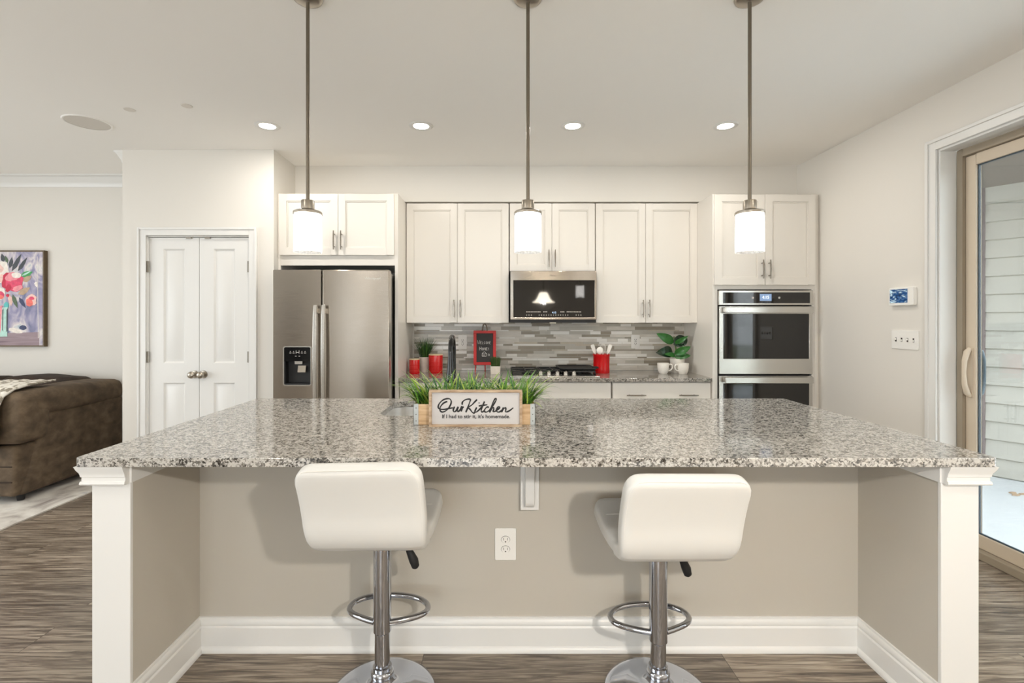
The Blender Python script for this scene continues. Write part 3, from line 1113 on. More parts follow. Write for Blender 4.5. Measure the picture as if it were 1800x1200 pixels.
def blade(mb, base, az, length, lean, width, droop, n=7, clip=None):
    """one long leaf: rises, leans out along az and droops."""
    d = Vector((math.cos(az), math.sin(az), 0))
    side = Vector((-math.sin(az), math.cos(az), 0))
    P = []
    ang = PI / 2 - lean
    p = Vector(base)
    step = length / n
    for i in range(n + 1):
        P.append(p.copy())
        p = p + (d * math.cos(ang) + Vector((0, 0, 1)) * math.sin(ang)) * step
        ang -= droop / n
    if clip and any(clip(q) for q in P):
        return
    L_, R_ = [], []
    for i, q in enumerate(P):
        t = i / n
        w_ = width * (0.55 + 0.9 * t - 1.45 * t * t) if t < 1 else 0.0003
        w_ = max(w_, .0003)
        up = Vector((0, 0, -w_ * .25))
        L_.append(q + side * w_ - up)
        R_.append(q - side * w_ - up)
    vl = [mb.bm.verts.new(x) for x in L_]
    vc = [mb.bm.verts.new(x) for x in P]
    vr = [mb.bm.verts.new(x) for x in R_]
    for i in range(n):
        mb._face([vl[i], vc[i], vc[i + 1], vl[i + 1]])
        mb._face([vc[i], vr[i], vr[i + 1], vc[i + 1]])


random.seed(11)
def in_the_way(q):
    return q.z < .945 or (q.y < 2.124 and q.z < 1.08 and -.312 < q.x < .108)


g = MB()
for i in range(640):
    x = random.uniform(bx0 + .02, bx1 - .02)
    y = random.uniform(by0 + .015, by1 - .015)
    g.use(random.choices((M['grass_a'], M['grass_b'], M['grass_c']), (4, 3, 3))[0])
    edge = max(0, (abs(x - (bx0 + bx1) / 2) - .15)) / .1
    az = random.uniform(0, 2 * PI)
    if edge > .2 and random.random() < .7:
        az = (0 if x > -.109 else PI) + random.uniform(-.9, .9)
    if math.sin(az) < -.05 and -.32 < x < .11:
        az = -az
    blade(g, (x, y, .972), az, random.uniform(.11, .215), random.uniform(.05, .55), random.uniform(.0038, .0085), random.uniform(.5, 2.2), clip=in_the_way)
for sx, x in ((PI, bx0 + .035), (PI, bx0 + .05), (0, bx1 - .03), (PI, bx0 + .03), (PI, bx0 + .04), (PI, bx0 + .045), (0, bx1 - .03), (0, bx1 - .045), (0, bx1 - .035), (PI, bx0 + .05), (0, bx1 - .05)):
    g.use(random.choice((M['grass_b'], M['grass_a'])))
    blade(g, (x, random.uniform(by0 + .02, by1 - .03), .972), sx + random.uniform(-.5, .5), random.uniform(.17, .23), random.uniform(.3, .7), .006, random.uniform(.5, 1.3), 9, clip=in_the_way)
g.build('foliage', None, PB, smooth=60)

SG = thing('sign', 'framed white sign with black script lettering standing against the planter', 'sign', (-.102, 2.09, .914))
sx0, sx1, sz0, sz1, sy = -.301, .097, .914, 1.069, 2.086
fz = MB()
fz.box(sx0, sx1, sy, sy + .028, sz1 - .009, sz1).box(sx0, sx1, sy, sy + .028, sz0, sz0 + .009).box(sx0, sx0 + .011, sy, sy + .028, sz0 + .009, sz1 - .009).box(sx1 - .011, sx1, sy, sy + .028, sz0 + .009, sz1 - .009)
fz.build('frame', M['wood_frame'], SG, bevel=.001)
MB().box(sx0 + .009, sx1 - .009, sy + .012, sy + .02, sz0 + .007, sz1 - .007).build('board', M['sign_face'], SG)
# script lettering, as pen strokes on a 993 x 390 grid over the sign
STR = [
    [(690, 392), (650, 410), (618, 448), (612, 486), (636, 506), (678, 490), (716, 445), (732, 398), (720, 368), (690, 362), (645, 376), (607, 412), (593, 445), (602, 470), (650, 478), (705, 468), (752, 460)],
    [(767, 448), (754, 482), (760, 502), (780, 496), (806, 452), (797, 492), (808, 500), (826, 482), (842, 446), (852, 456), (866, 450)],
    [(852, 455), (838, 500)],
    [(850, 428), (850, 405), (868, 382), (905, 368), (936, 372), (926, 410), (908, 460), (888, 510)],
    [(1008, 372), (985, 395), (950, 432), (914, 456), (934, 478), (956, 508), (975, 518), (985, 505)],
    [(1004, 456), (986, 495), (994, 508), (1020, 492), (1060, 450)],
    [(1088, 392), (1066, 445), (1052, 490), (1062, 506), (1085, 492)],
    [(1026, 442), (1070, 434), (1118, 428)],
    [(1130, 462), (1122, 450), (1102, 462), (1087, 488), (1096, 506), (1120, 502), (1150, 478)],
    [(1145, 480), (1185, 425), (1212, 378), (1212, 362), (1196, 370), (1172, 420), (1142, 508), (1164, 470), (1186, 458), (1186, 480), (1180, 500), (1196, 502), (1222, 484)],
    [(1222, 484), (1246, 466), (1250, 452), (1234, 452), (1216, 480), (1224, 504), (1250, 504), (1284, 478)],
    [(1290, 456), (1270, 508), (1292, 472), (1312, 460), (1316, 478), (1312, 502), (1334, 502), (1366, 484), (1396, 460)],
]
def sg(px, py):
    return (sx0 + (px - 497) / 993 * (sx1 - sx0), sy + .0115, sz1 - (py - 270) / 390 * (sz1 - sz0))
sc_ = MB()
for st in STR:
    pts = catmull([sg(*p) for p in st], 10)
    n_ = len(pts)
    sc_.tube(pts, [.0030 + .0006 * math.sin(i * .22) for i in range(n_)], 6, flat=(1, .35, 1))
c_ = sg(1030, 408)
sc_.lathe([(.0026, -.001), (.0026, .001)], c_, 10, 'y')
sc_.build('script_lettering', M['ink'], SG)
ct_ = sg(997, 556)
text('small_lettering', "If I had to stir it, it's homemade.", .0226, ct_, M['ink'], SG, bold=.0004)


# ---------------------------------------------------------------- bar stools
def stool(x, y):
    r = thing('bar_stool', '', 'bar stool', (0, 0, 0))
    o = MB()
    o.lathe([(.0, .0), (.189, .0), (.192, .005), (.189, .011), (.17, .017), (.12, .024), (.075, .032), (.052, .045), (.043, .062), (.040, .075), (.0, .075)], (0, 0, 0), 56)
    o.build('base', M['chrome'], r, smooth=50)
    o = MB()
    o.lathe([(.038, .07), (.041, .078), (.041, .092), (.037, .098), (.034, .10), (.034, .112), (.030, .115)], (0, 0, 0), 28)
    o.build('collar', M['chrome'], r, smooth=40)
    o = MB()
    o.lathe([(.0275, .07), (.0275, .40)], (0, 0, 0), 28)
    o.build('column', M['chrome'], r)
    o = MB()
    o.lathe([(.0295, .210), (.0325, .214), (.0325, .565)], (0, 0, 0), 28)
    up = o.build('sleeve', M['chrome'], r)
    o = MB()
    ring = [(-.028, -.004), (-.07, .012), (-.118, .036), (-.144, .062), (-.150, .092), (-.138, .122), (-.105, .150), (-.055, .168), (0, .173), (.055, .168), (.105, .150), (.138, .122), (.150, .092), (.144, .062), (.118, .036), (.07, .012), (.028, -.004)]
    o.tube(catmull([(a, b, .245) for a, b in ring], 3), .0105, 12)
    fr_ = o.build('footrest', M['chrome'], r, smooth=60)
    o = MB()
    o.use(M['chrome']).box(-.11, .11, -.09, .11, .548, .566)
    o.tube([(.02, .0, .552), (.07, .01, .540), (.093, .012, .508)], .005, 8)
    o.use(M['black_rubber']).tube([(.088, .012, .514), (.098, .014, .495), (.112, .016, .464), (.119, .017, .440), (.121, .017, .434)], [.008, .013, .017, .014, .007], 12)
    lv = o.build('lever', None, r, smooth=50)
    # cushion: a seat and a low back in one bend, split where they meet
    ctr = [(.205, .648), (.185, .637), (.14, .620), (.07, .604), (0, .597), (-.06, .592), (-.105, .593), (-.140, .603), (-.163, .626), (-.176, .66), (-.186, .72), (-.206, .79), (-.228, .85), (-.237, .878), (-.240, .889)]
    ctr = [(v.x, v.y) for v in catmull([(a, b, 0) for a, b in ctr], 3)]
    L_ = [0.0]
    for p, q in zip(ctr, ctr[1:]):
        L_.append(L_[-1] + math.hypot(q[0] - p[0], q[1] - p[1]))
    tot = L_[-1]
    def section(i):
        a = ctr[max(i - 1, 0)]; b_ = ctr[min(i + 1, len(ctr) - 1)]
        t = Vector((0, b_[0] - a[0], b_[1] - a[1])).normalized()
        nrm = Vector((0, -t.z, t.y))
        d = min(L_[i], tot - L_[i])
        rad = .06
        hw = .205 if L_[i] > tot * .45 else .198
        hw -= .012 * math.exp(-((L_[i] - tot * .5) / .07) ** 2)
        th = .031
        if d < rad:
            k = rad - math.sqrt(max(0, rad * rad - (rad - d) ** 2))
            hw -= k
            th *= max(.25, math.sqrt(max(0, 1 - (1 - min(1, d / .022)) ** 2)))
        pts = []
        for j in range(36):
            an = 2 * PI * j / 36
            cx, sx_ = math.cos(an), math.sin(an)
            u = hw * math.copysign(abs(cx) ** .16, cx)
            v = th * math.copysign(abs(sx_) ** .55, sx_)
            pts.append(Vector((u, ctr[i][0], ctr[i][1])) + nrm * v)
        return pts
    split = next(i for i, p in enumerate(ctr) if p[1] > .612 and p[0] < 0)
    o = MB()
    o.loft([section(i) for i in range(0, split + 1)])
    st = o.build('seat', M['leather'], r, smooth=70)
    o = MB()
    o.loft([section(i) for i in range(split, len(ctr))])
    bk = o.build('backrest', M['leather'], r, smooth=70)
    # welt seam round the outside face of the back, quilting lines across the seat
    o = MB()
    i0, i1 = split + 2, len(ctr) - 3
    seam = []
    def outer(i, u, k=1.0):
        a = ctr[max(i - 1, 0)]; b_ = ctr[min(i + 1, len(ctr) - 1)]
        t = Vector((0, b_[0] - a[0], b_[1] - a[1])).normalized()
        return Vector((u, ctr[i][0], ctr[i][1])) + Vector((0, -t.z, t.y)) * k
    def edge(i):
        return max(abs(p.x) for p in section(i)) - .010
    for i in range(i0, i1):
        seam.append(outer(i, -edge(i), .0235))
    for k in range(13):
        seam.append(outer(i1, (-1 + 2 * k / 12) * (edge(i1) - .012), .0262))
    for i in range(i1 - 1, i0 - 1, -1):
        seam.append(outer(i, edge(i), .0235))
    o.tube(seam, .0016, 6)
    o.build('piping', M['stitch'], bk)
    o = MB()
    for i in (8, 15, 21):
        o.tube([outer(i, -.17 + .34 * k / 8, -.0305 if abs(k - 4) < 4 else -.029) for k in range(9)], .002, 6)
    o.build('stitching', M['stitch'], st)
    return r


ST = stool(0, 0)
for o_ in [x for x in bpy.data.objects if x.parent == ST]:
    if o_.name.split('.')[0] in ('sleeve', 'footrest', 'lever', 'seat', 'backrest'):
        o_.location.z += .025
ST2 = copy_tree(ST)
for o_ in [x for x in bpy.data.objects if x.parent == ST2]:
    if o_.name.split('.')[0] in ('sleeve', 'footrest', 'lever', 'seat', 'backrest'):
        o_.location.z -= .036
for s_, x_, y_, a_, t_, lb in ((ST, -.4275, 1.785, -3.0, -2.0, 'white leatherette bar stool with chrome base, set higher, in front of the sign and sink'),
                           (ST2, .579, 1.785, 3.5, 1.3, 'white leatherette bar stool with chrome base, set lower, on the patio door side')):
    s_.location = (x_, y_, 0)
    s_.rotation_euler = (0, 0, math.radians(a_))
    s_['label'] = lb
    s_['group'] = 'bar stools at the island'
    for o_ in [x for x in bpy.data.objects if x.parent == s_ and x.name.split('.')[0] in ('seat', 'backrest')]:
        o_.rotation_euler = (0, math.radians(t_), 0)
        o_.location.x -= .56 * math.sin(math.radians(t_))


# ---------------------------------------------------------------- wall cabinets
def wall_cabinet(label, x0, x1, split, z0, z1, hz, hl=.155):
    t = thing('wall_cabinet', label, 'cabinet', ((x0 + x1) / 2, 4.53, z0), 'white wall cabinets over the range counter')
    MB().box(x0, x1, 4.386, BY - .001, z0 + .001, z1).build('body', M['cabinet'], t)
    for a, b_, hx in ((x0 + .002, split - .0015, split - .029), (split + .0015, x1 - .002, split + .027)):
        d = shaker(MB(), a, b_, z0, z1 - .002, 4.365)
        dd = d.build('door', M['cabinet'], t, bevel=.0015, smooth=20)
        pull(dd, hx, hz, 4.365, hl)
    return t


wall_cabinet('tall white two-door wall cabinet beside the fridge', -.832, .084, -.3756, 1.345, 2.41, 1.470)
wall_cabinet('short white two-door wall cabinet directly above the microwave', .0905, .8535, .467, 1.8035, 2.41, 1.915)
wall_cabinet('tall white two-door wall cabinet beside the oven tower', .860, 1.766, 1.304, 1.345, 2.41, 1.470)

# over-the-range microwave
MW = thing('microwave', 'stainless over-the-range microwave with dark glass door', 'microwave', (.472, 4.5, 1.37))
MB().box(.094, .850, 4.315, BY - .001, 1.345, 1.8015).build('body', M['black_matte'], MW)
f = MB()
f.plate_hole([(.096, 1.372), (.852, 1.372), (.852, 1.798), (.096, 1.798)], [(.122, 1.393), (.834, 1.393), (.834, 1.716), (.122, 1.716)], 4.288, 4.314, 'y')
f.build('front_frame', M['steel'], MW, bevel=.003)
MB().box(.123, .833, 4.294, 4.313, 1.394, 1.715).build('glass_door', M['black_glass'], MW)
k = MB()
random.seed(3)
for x0, x1, zz in ((.235, .365, 1.440), (.385, .42, 1.440), (.535, .57, 1.440), (.59, .72, 1.440), (.235, .285, 1.412), (.345, .60, 1.412), (.67, .715, 1.412)):
    x = x0
    while x < x1:
        w_ = .008 if zz > 1.43 else .006
        k.box(x, x + w_, 4.2933, 4.2945, zz - .004, zz + .004)
        x += .013 if zz > 1.43 else .021
k.build('key_marking', M['keys'], MW)
text('clock_digits', '4:15', .022, (.480, 4.2935, 1.434), M['display'], MW)
MB().box(.455, .51, 4.41, 4.44, 1.3415, 1.345).build('lamp_lens', M['lamp_lens'], MW)
text('badge_lettering', 'Whirlpool', .017, (.478, 4.2875, 1.759), M['brand'], MW)

# ---------------------------------------------------------------- fridge in its enclosure
FC = thing('fridge_cabinet', 'white cabinet surround above and beside the fridge', 'cabinet', (-1.32, 4.3, 0))
MB().box(-1.8235, -1.803, 4.032, BY - .001, 0, 2.41).build('side_panel', M['cabinet'], FC, bevel=.001)
MB().box(-.862, -.836, 4.032, BY - .001, 0, 2.41).build('side_panel', M['cabinet'], FC, bevel=.001)
MB().box(-1.803, -.862, 4.034, BY - .001, 1.818, 2.41).build('body', M['cabinet'], FC, bevel=.001)
for a, b_, hx in ((-1.806, -1.326, -1.352), (-1.323, -.866, -1.293)):
    d = shaker(MB(), a, b_, 1.902, 2.404, 4.012)
    dd = d.build('door', M['cabinet'], FC, bevel=.0015, smooth=20)
    pull(dd, hx, 2.020, 4.012)

FR = thing('fridge', 'stainless side-by-side fridge with a black ice and water dispenser', 'fridge', (-1.32, 4.2, 0))
MB().box(-1.765, -.876, 3.925, 4.60, .03, 1.742).build('body', M['steel_smooth'], FR, bevel=.004)
d = MB()
d.plate_hole(rrect(-1.777, -1.402, .06, 1.763, .006, 3), rrect(-1.692, -1.480, .858, 1.158, .014, 4), 3.84, 3.915, 'y')
ld = d.build('door', M['steel'], FR, bevel=.005, seg=3)
d = MB()
d.box(-1.391, -.866, 3.84, 3.915, .06, 1.763)
rd = d.build('door', M['steel'], FR, bevel=.008, seg=3)
for par_, hx in ((ld, -1.430), (rd, -1.366)):
    h = MB()
    rings = []
    for i in range(19):
        t = i / 18
        z_ = .70 + .785 * t
        bow = .052 + .012 * math.sin(PI * t)
        if i in (0, 18):
            bow -= .006
        rings.append([(hx + u, 3.84 - bow + v, z_) for u, v in ((-.014, .0), (-.010, -.006), (.010, -.006), (.014, 0), (.011, .016), (-.011, .016))])
    h.loft(rings)
    for z_ in (.74, 1.44):
        h.box(hx - .010, hx + .010, 3.795, 3.84, z_ - .02, z_ + .02)
    h.build('handle', M['steel_smooth'], par_, bevel=.0015)
dp = MB()
dp.use(M['steel_smooth']).plate_hole(rrect(-1.697, -1.475, .853, 1.163, .018, 4), rrect(-1.690, -1.482, .860, 1.156, .012, 4), 3.836, 3.842, 'y')
dp.use(M['black_gloss']).box(-1.691, -1.481, 3.843, 3.853, 1.045, 1.157)
dp.use(M['black_matte']).box(-1.691, -1.683, 3.843, 3.91, .859, 1.045).box(-1.489, -1.481, 3.843, 3.91, .859, 1.045).box(-1.683, -1.489, 3.905, 3.912, .859, 1.045).box(-1.683, -1.489, 3.845, 3.905, .859, .870)
dq = dp.build('dispenser', None, ld)
x = MB()
x.use(M['steel_smooth']).box(-1.612, -1.552, 3.850, 3.88, 1.022, 1.052)
x.use(M['nickel']).box(-1.592, -1.530, 3.862, 3.872, .955, 1.008, rot=Matrix.Rotation(-.25, 3, 'X'))
x.build('paddle', None, dq)
k = MB()
for i, u in enumerate((-1.642, -1.617, -1.552, -1.527)):
    k.box(u - .008, u + .008, 3.8422, 3.8435, 1.108, 1.112)
    k.box(u - .004, u + .004, 3.8422, 3.8435, 1.120, 1.124)
k.box(-1.60, -1.596, 3.8422, 3.8435, 1.105, 1.13).box(-1.576, -1.572, 3.8422, 3.8435, 1.105, 1.13).box(-1.60, -1.572, 3.8422, 3.8435, 1.112, 1.116)
k.box(-1.606, -1.594, 3.8422, 3.8435, 1.083, 1.087).box(-1.578, -1.566, 3.8422, 3.8435, 1.083, 1.087)
k.build('key_marking', M['keys'], dq)
text('badge_lettering', 'Whirlpool', .030, (-.995, 3.8392, 1.694), M['steel_smooth'], rd, extrude=.001)

# ---------------------------------------------------------------- oven tower
OT = thing('oven_cabinet', 'tall white tower cabinet holding the double oven', 'cabinet', (2.2, 4.35, 0))
MB().box(1.765, 1.785, 4.052, BY - .001, 0, 2.41).build('side_panel', M['cabinet'], OT, bevel=.001)
MB().box(2.610, 2.632, 4.052, BY - .001, 0, 2.41).build('side_panel', M['cabinet'], OT, bevel=.001)
MB().box(2.632, RX - .001, 4.075, 4.09, 0, 2.41).build('filler_strip', M['cabinet'], OT)
MB().box(1.785, 2.610, 4.054, BY - .001, 1.622, 2.41).build('body', M['cabinet'], OT, bevel=.001)
MB().box(1.785, 2.610, 4.054, BY - .001, 0.1, .279).build('drawer_box', M['cabinet'], OT, bevel=.001)
ff = MB()
ff.box(1.785, 2.610, 4.054, 4.075, .28, .30).box(1.785, 1.806, 4.054, 4.075, .30, 1.622).box(2.586, 2.610, 4.054, 4.075, .30, 1.622)
ff.build('face_frame', M['cabinet'], OT)
for a, b_, hx in ((1.774, 2.188, 2.160), (2.191, 2.604, 2.219)):
    d = shaker(MB(), a, b_, 1.658, 2.402, 4.032)
    dd = d.build('door', M['cabinet'], OT, bevel=.0015, smooth=20)
    pull(dd, hx, 1.785, 4.032)

OV = thing('double_oven', 'stainless double wall oven with dark glass doors', 'oven', (2.196, 4.3, .31))
MB().box(1.815, 2.577, 4.076, 4.62, .305, 1.606).build('body', M['black_matte'], OV)
f = MB()
f.box(1.808, 2.584, 4.030, 4.052, 1.492, 1.612)
f.build('control_panel', M['steel_smooth'], OV, bevel=.002)
MB().box(1.842, 2.555, 4.026, 4.032, 1.507, 1.596).build('control_glass', M['black_glass'], OV)
MB().box(2.142, 2.238, 4.0245, 4.0265, 1.526, 1.583).build('display', M['display_bg'], OV)
text('clock_digits', '4:15', .034, (2.19, 4.024, 1.555), M['display_ink'], OV)
k = MB()
k.lathe([(.009, -.0015), (.009, .001)], (2.085, 4.026, 1.552), 12, 'y')
k.build('key_marking', M['keys'], OV)
MB().lathe([(.009, -.0015), (.009, .001)], (2.302, 4.026, 1.552), 12, 'y').build('key_marking', M['keys'], OV)


def oven_door(z0, z1):
    f = MB()
    f.plate_hole([(1.812, z0), (2.580, z0), (2.580, z1), (1.812, z1)], [(1.845, z0 + .125), (2.552, z0 + .125), (2.552, z1 - .062), (1.845, z1 - .062)], 4.032, 4.052, 'y')
    d = f.build('oven_door', M['steel_smooth'], OV, bevel=.002)
    MB().box(1.846, 2.551, 4.036, 4.050, z0 + .126, z1 - .063).build('window', M['black_glass'], d)
    h = MB()
    h.box(1.842, 2.560, 3.985, 4.003, z1 - .056, z1 - .006)
    h.box(1.85, 1.88, 4.003, 4.032, z1 - .050, z1 - .012).box(2.522, 2.552, 4.003, 4.032, z1 - .050, z1 - .012)
    h.build('handle', M['steel_smooth'], d, bevel=.004)


oven_door(.924, 1.482)
oven_door(.345, .908)

# ---------------------------------------------------------------- base cabinets and counter along the back wall
def base_cabinet(label, x0, x1, drawers, doors):
    t = thing('base_cabinet', label, 'cabinet', ((x0 + x1) / 2, 4.4, 0), 'white base cabinets along the back wall')
    b = MB()
    b.box(x0, x1, 4.092, BY - .001, .10, .857).box(x0, x1, 4.15, BY - .001, 0, .10)
    b.build('body', M['cabinet'], t)
    n = len(drawers)
    for i, hs in enumerate(drawers):
        a = x0 + .004 + (x1 - x0 - .004) * i / n
        c = x0 + (x1 - x0 - .004) * (i + 1) / n
        d = MB().box(a, c, 4.072, 4.092, .69, .845).build('drawer', M['cabinet'], t, bevel=.002)
        for hx in hs:
            pull(d, hx, .746, 4.072, .16, True)
    for i in range(doors):
        a = x0 + .004 + (x1 - x0 - .004) * i / doors
        c = x0 + (x1 - x0 - .004) * (i + 1) / doors
        d = shaker(MB(), a, c, .12, .684, 4.072).build('door', M['cabinet'], t, bevel=.0015, smooth=20)
        pull(d, (c - .03 if i % 2 == 0 else a + .03), .60, 4.072)


base_cabinet('white base cabinet beside the fridge below the red canisters', -.834, .088, [[-.37]], 2)
base_cabinet('white base cabinet under the cooktop', .092, .932, [[]], 2)
base_cabinet('white base cabinet with a wide two-pull drawer below the mugs', .940, 1.763, [[1.132, 1.566]], 2)
C2 = MB()
C2.prism([(-.834, 4.04), (1.74, 4.04), (1.764, 4.064), (1.764, 4.689), (-.834, 4.689)], .858, .888, 'z')
tag(C2.build('countertop', M['granite2'], at=(.47, 4.3, .858), bevel=.003), 'darker granite counter along the tiled back wall', 'countertop')

# gas cooktop
CT = thing('cooktop', 'black and steel gas cooktop with five knobs on the back counter', 'cooktop', (.49, 4.36, .888))
MB().prism(rrect(.085, .845, 4.10, 4.60, .012, 3), .888, .898, 'z').build('tray', M['steel_smooth'], CT, bevel=.002)
MB().box(.100, .830, 4.20, 4.585, .898, .902).build('burner_deck', M['black_gloss'], CT)
for gx0, gx1 in ((.105, .345), (.353, .575), (.585, .828)):
    gr = MB()
    gy0, gy1 = (4.215, 4.58) if gx0 != .353 else (4.27, 4.58)
    zt = .932
    for u in (gx0, (gx0 + gx1) / 2 - .005, gx1 - .011):
        gr.box(u, u + .011, gy0, gy1, zt - .012, zt)
    for v in (gy0, (gy0 + gy1) / 2, gy1 - .011):
        gr.box(gx0, gx1, v, v + .011, zt - .012, zt)
    for u in (gx0, gx1 - .011):
        for v in (gy0, gy1 - .011):
            gr.box(u, u + .011, v, v + .011, .902, zt - .012)
    gr.build('grate', M['black_matte'], CT, bevel=.002)
for bx_, by_, br_ in ((.235, 4.31, .038), (.235, 4.49, .045), (.464, 4.44, .055), (.706, 4.31, .038), (.706, 4.49, .045)):
    MB().lathe([(br_, 0), (br_, .008), (br_ * .7, .010), (br_ * .7, .016), (0, .017)], (bx_, by_, .902), 24).build('burner', M['black_matte'], CT)
for kx in (.350, .420, .492, .562, .632):
    k = MB()
    k.lathe([(.020, 0), (.021, .004), (.018, .010), (.0165, .030), (.014, .033), (0, .033)], (kx, 4.155, .898), 20)
    k.box(kx - .004, kx + .004, 4.136, 4.174, .926, .938)
    k.build('knob', M['steel_smooth'], CT, smooth=40)
gd = MB()
gd.loft([[(p[0], p[1], h) for p in rrect(.520 + i_, .842 - i_, 4.215 + i_, 4.575 - i_, .03, 4)] for i_, h in ((.012, .9325), (0, .944), (0, .952), (.008, .952), (.016, .944))])
gd.tube([(.825, 4.235, .95), (.858, 4.25, .955), (.858, 4.33, .955), (.825, 4.345, .95)], .006, 8)
tag(gd.build('griddle', M['black_matte'], at=(.72, 4.4, .932), smooth=40), 'flat black iron griddle lying on the cooktop grate', 'griddle')

# ---------------------------------------------------------------- things on the back counter
def canister(label, x, y, r, h):
    t = thing('canister', label, 'canister', (x, y, .888), 'red canisters on the back counter')
    b = MB()
    b.lathe([(0, 0), (r * .96, 0), (r, .006), (r, h - .012), (r * .985, h - .008), (0, h - .008)], (x, y, .888), 40)
    b.build('body', M['red'], t, smooth=50)
    l = MB()
    l.lathe([(r * .97, h - .009), (r * .99, h - .006), (r * .98, h), (0, h + .002)], (x, y, .888), 40)
    l.build('lid', M['cream'], t, smooth=50)
    # dimpled dots in rows over the side
    d = MB()
    nz = int(h / .013) - 2
    for i in range(nz):
        zz = .888 + .02 + i * (h - .045) / max(1, nz - 1)
        for j in range(-6, 7):
            a = -PI / 2 + j * .17
            c = Vector((x + (r + .0006) * math.cos(a), y + (r + .0006) * math.sin(a), zz))
            tt = Vector((-math.sin(a), math.cos(a), 0))
            s = .0021
            d._face([d.bm.verts.new(c + tt * u + Vector((0, 0, v))) for u, v in ((s, 0), (0, s), (-s, 0), (0, -s))])
    d.build('dot_pattern', M['red_dot'], t, smooth=0)


canister('smaller red dotted canister in front of the grass pot by the fridge panel', -.764, 4.40, .047, .132)
canister('larger red dotted canister next to the grass pot', -.580, 4.45, .064, .170)


def grass_pot(label, x, y, pr0, pr1, ph, n, lmin, lmax, mats, square, dense):
    t = thing('potted_grass', label, 'potted plant', (x, y, .888))
    p = MB()
    if square:
        p.loft([[(x + a, y + b, .888 + h) for a, b in rrect(-r, r, -r, r, .006, 3)] for r, h in ((pr0, 0), (pr1, ph), (pr1 - .006, ph), (pr1 - .008, ph - .012))])
    else:
        p.lathe([(0, 0), (pr0, 0), (pr1, ph), (pr1 - .005, ph), (pr1 - .008, ph - .012), (0, ph - .012)], (x, y, .888), 28)
    if not dense:
        for i in range(1, 6):
            r_ = pr0 + (pr1 - pr0) * i / 6
            p.lathe([(r_ + .0012, ph * i / 6 - .001), (r_ + .0012, ph * i / 6 + .001)], (x, y, .888), 28, cap=False)
    p.build('pot', M['pot_white'], t, smooth=30)
    g = MB()
    for i in range(n):
        a = random.uniform(0, 2 * PI)
        rr = random.uniform(0, pr1 * .75)
        g.use(random.choice(mats))
        if dense:
            bx_, by_ = random.uniform(-pr1 * .85, pr1 * .85), random.uniform(-pr1 * .85, pr1 * .85)
            blade(g, (x + bx_, y + by_, .888 + ph - .012), a, random.uniform(lmin, lmax), random.uniform(0, .12), .0016, random.uniform(0, .3), 3)
        else:
            blade(g, (x + rr * math.cos(a), y + rr * math.sin(a), .888 + ph - .012), a + random.uniform(-.4, .4), random.uniform(lmin, lmax), random.uniform(.03, .55), .0034, random.uniform(.0, .7), 5)
    g.build('foliage', None, t, smooth=60)


random.seed(21)
grass_pot('spiky dark green grass in a white pot behind the small red canister', -.694, 4.53, .036, .052, .140, 190, .12, .215, [M['tuft_dark'], M['tuft_dark'], M['tuft_mid']], False, False)
grass_pot('short clipped grass in a small square white pot beside the chalkboard', -.036, 4.40, .042, .046, .068, 520, .075, .10, [M['moss'], M['moss'], M['tuft_mid']], True, True)

# chalkboard easel
CH = thing('chalkboard', 'red framed chalkboard easel with a chalk greeting and rope handle', 'chalkboard', (-.135, 4.5, .888))
cx0, cx1, cz0, cz1, cy = -.238, -.033, .955, 1.272, 4.50
f = MB()
s = .026
f.box(cx0, cx1, cy, cy + .018, cz1 - s, cz1).box(cx0, cx1, cy, cy + .018, cz0, cz0 + s).box(cx0, cx0 + s, cy, cy + .018, cz0 + s, cz1 - s).box(cx1 - s, cx1, cy, cy + .018, cz0 + s, cz1 - s)
f.build('frame', M['redpaint'], CH, bevel=.002)
MB().box(cx0 + s - .004, cx1 - s + .004, cy + .007, cy + .012, cz0 + s - .004, cz1 - s + .004).build('board', M['chalk_board'], CH)
for u, v in ((cx0 + .02, -.028), (cx1 - .10, .05)):
    l = MB()
    l.tube([(u, cy + .012, cz0 + .01), (u - .006 + (.006 if v > 0 else 0), cy + (.012 if v < 0 else .05), .890)], .005, 8)
    l.build('leg', M['redpaint'], CH)
r = MB()
r.tube(catmull([(-.158, cy + .005, cz1 - .012), (-.156, cy - .002, cz1 + .02), (-.146, cy, cz1 + .052), (-.134, cy, cz1 + .060), (-.124, cy, cz1 + .050), (-.116, cy - .002, cz1 + .018), (-.114, cy + .005, cz1 - .012)], 5), .0042, 8)
r.build('rope_handle', M['bronze_frame'], CH, smooth=60)
cyy = cy + .0068
def chalk_line(mb, pts, r_=.0013):
    mb.tube([(p[0], cyy, p[1]) for p in pts], r_, 6, flat=(1, .4, 1))
c = MB()
def glyph(ch, x, z, w, h):
    G = {'W': [[(0, 1), (.25, 0), (.5, .7), (.75, 0), (1, 1)]], 'E': [[(.9, 1), (0, 1), (0, 0), (.9, 0)], [(0, .5), (.7, .5)]], 'L': [[(0, 1), (0, 0), (.9, 0)]],
         'C': [[(.95, .85), (.5, 1), (.05, .6), (.05, .35), (.5, 0), (.95, .15)]], 'O': [[(.5, 1), (.05, .6), (.1, .2), (.5, 0), (.9, .25), (.95, .65), (.5, 1)]],
         'M': [[(0, 0), (.1, 1), (.5, .35), (.9, 1), (1, 0)]], 'H': [[(0, 1), (0, 0)], [(.9, 1), (.9, 0)], [(0, .5), (.9, .5)]], '!': [[(.4, 1), (.35, .3)], [(.35, .08), (.36, 0)]]}
    for st in G[ch]:
        chalk_line(c, [(x + u * w, z + v * h) for u, v in st])
x = -.203
for i, ch in enumerate('WELCOME'):
    big = i == 0
    w_ = .022 if big else .0125
    glyph(ch, x, 1.148, w_, .036 if big else .023)
    x += w_ + .0045
x = -.183
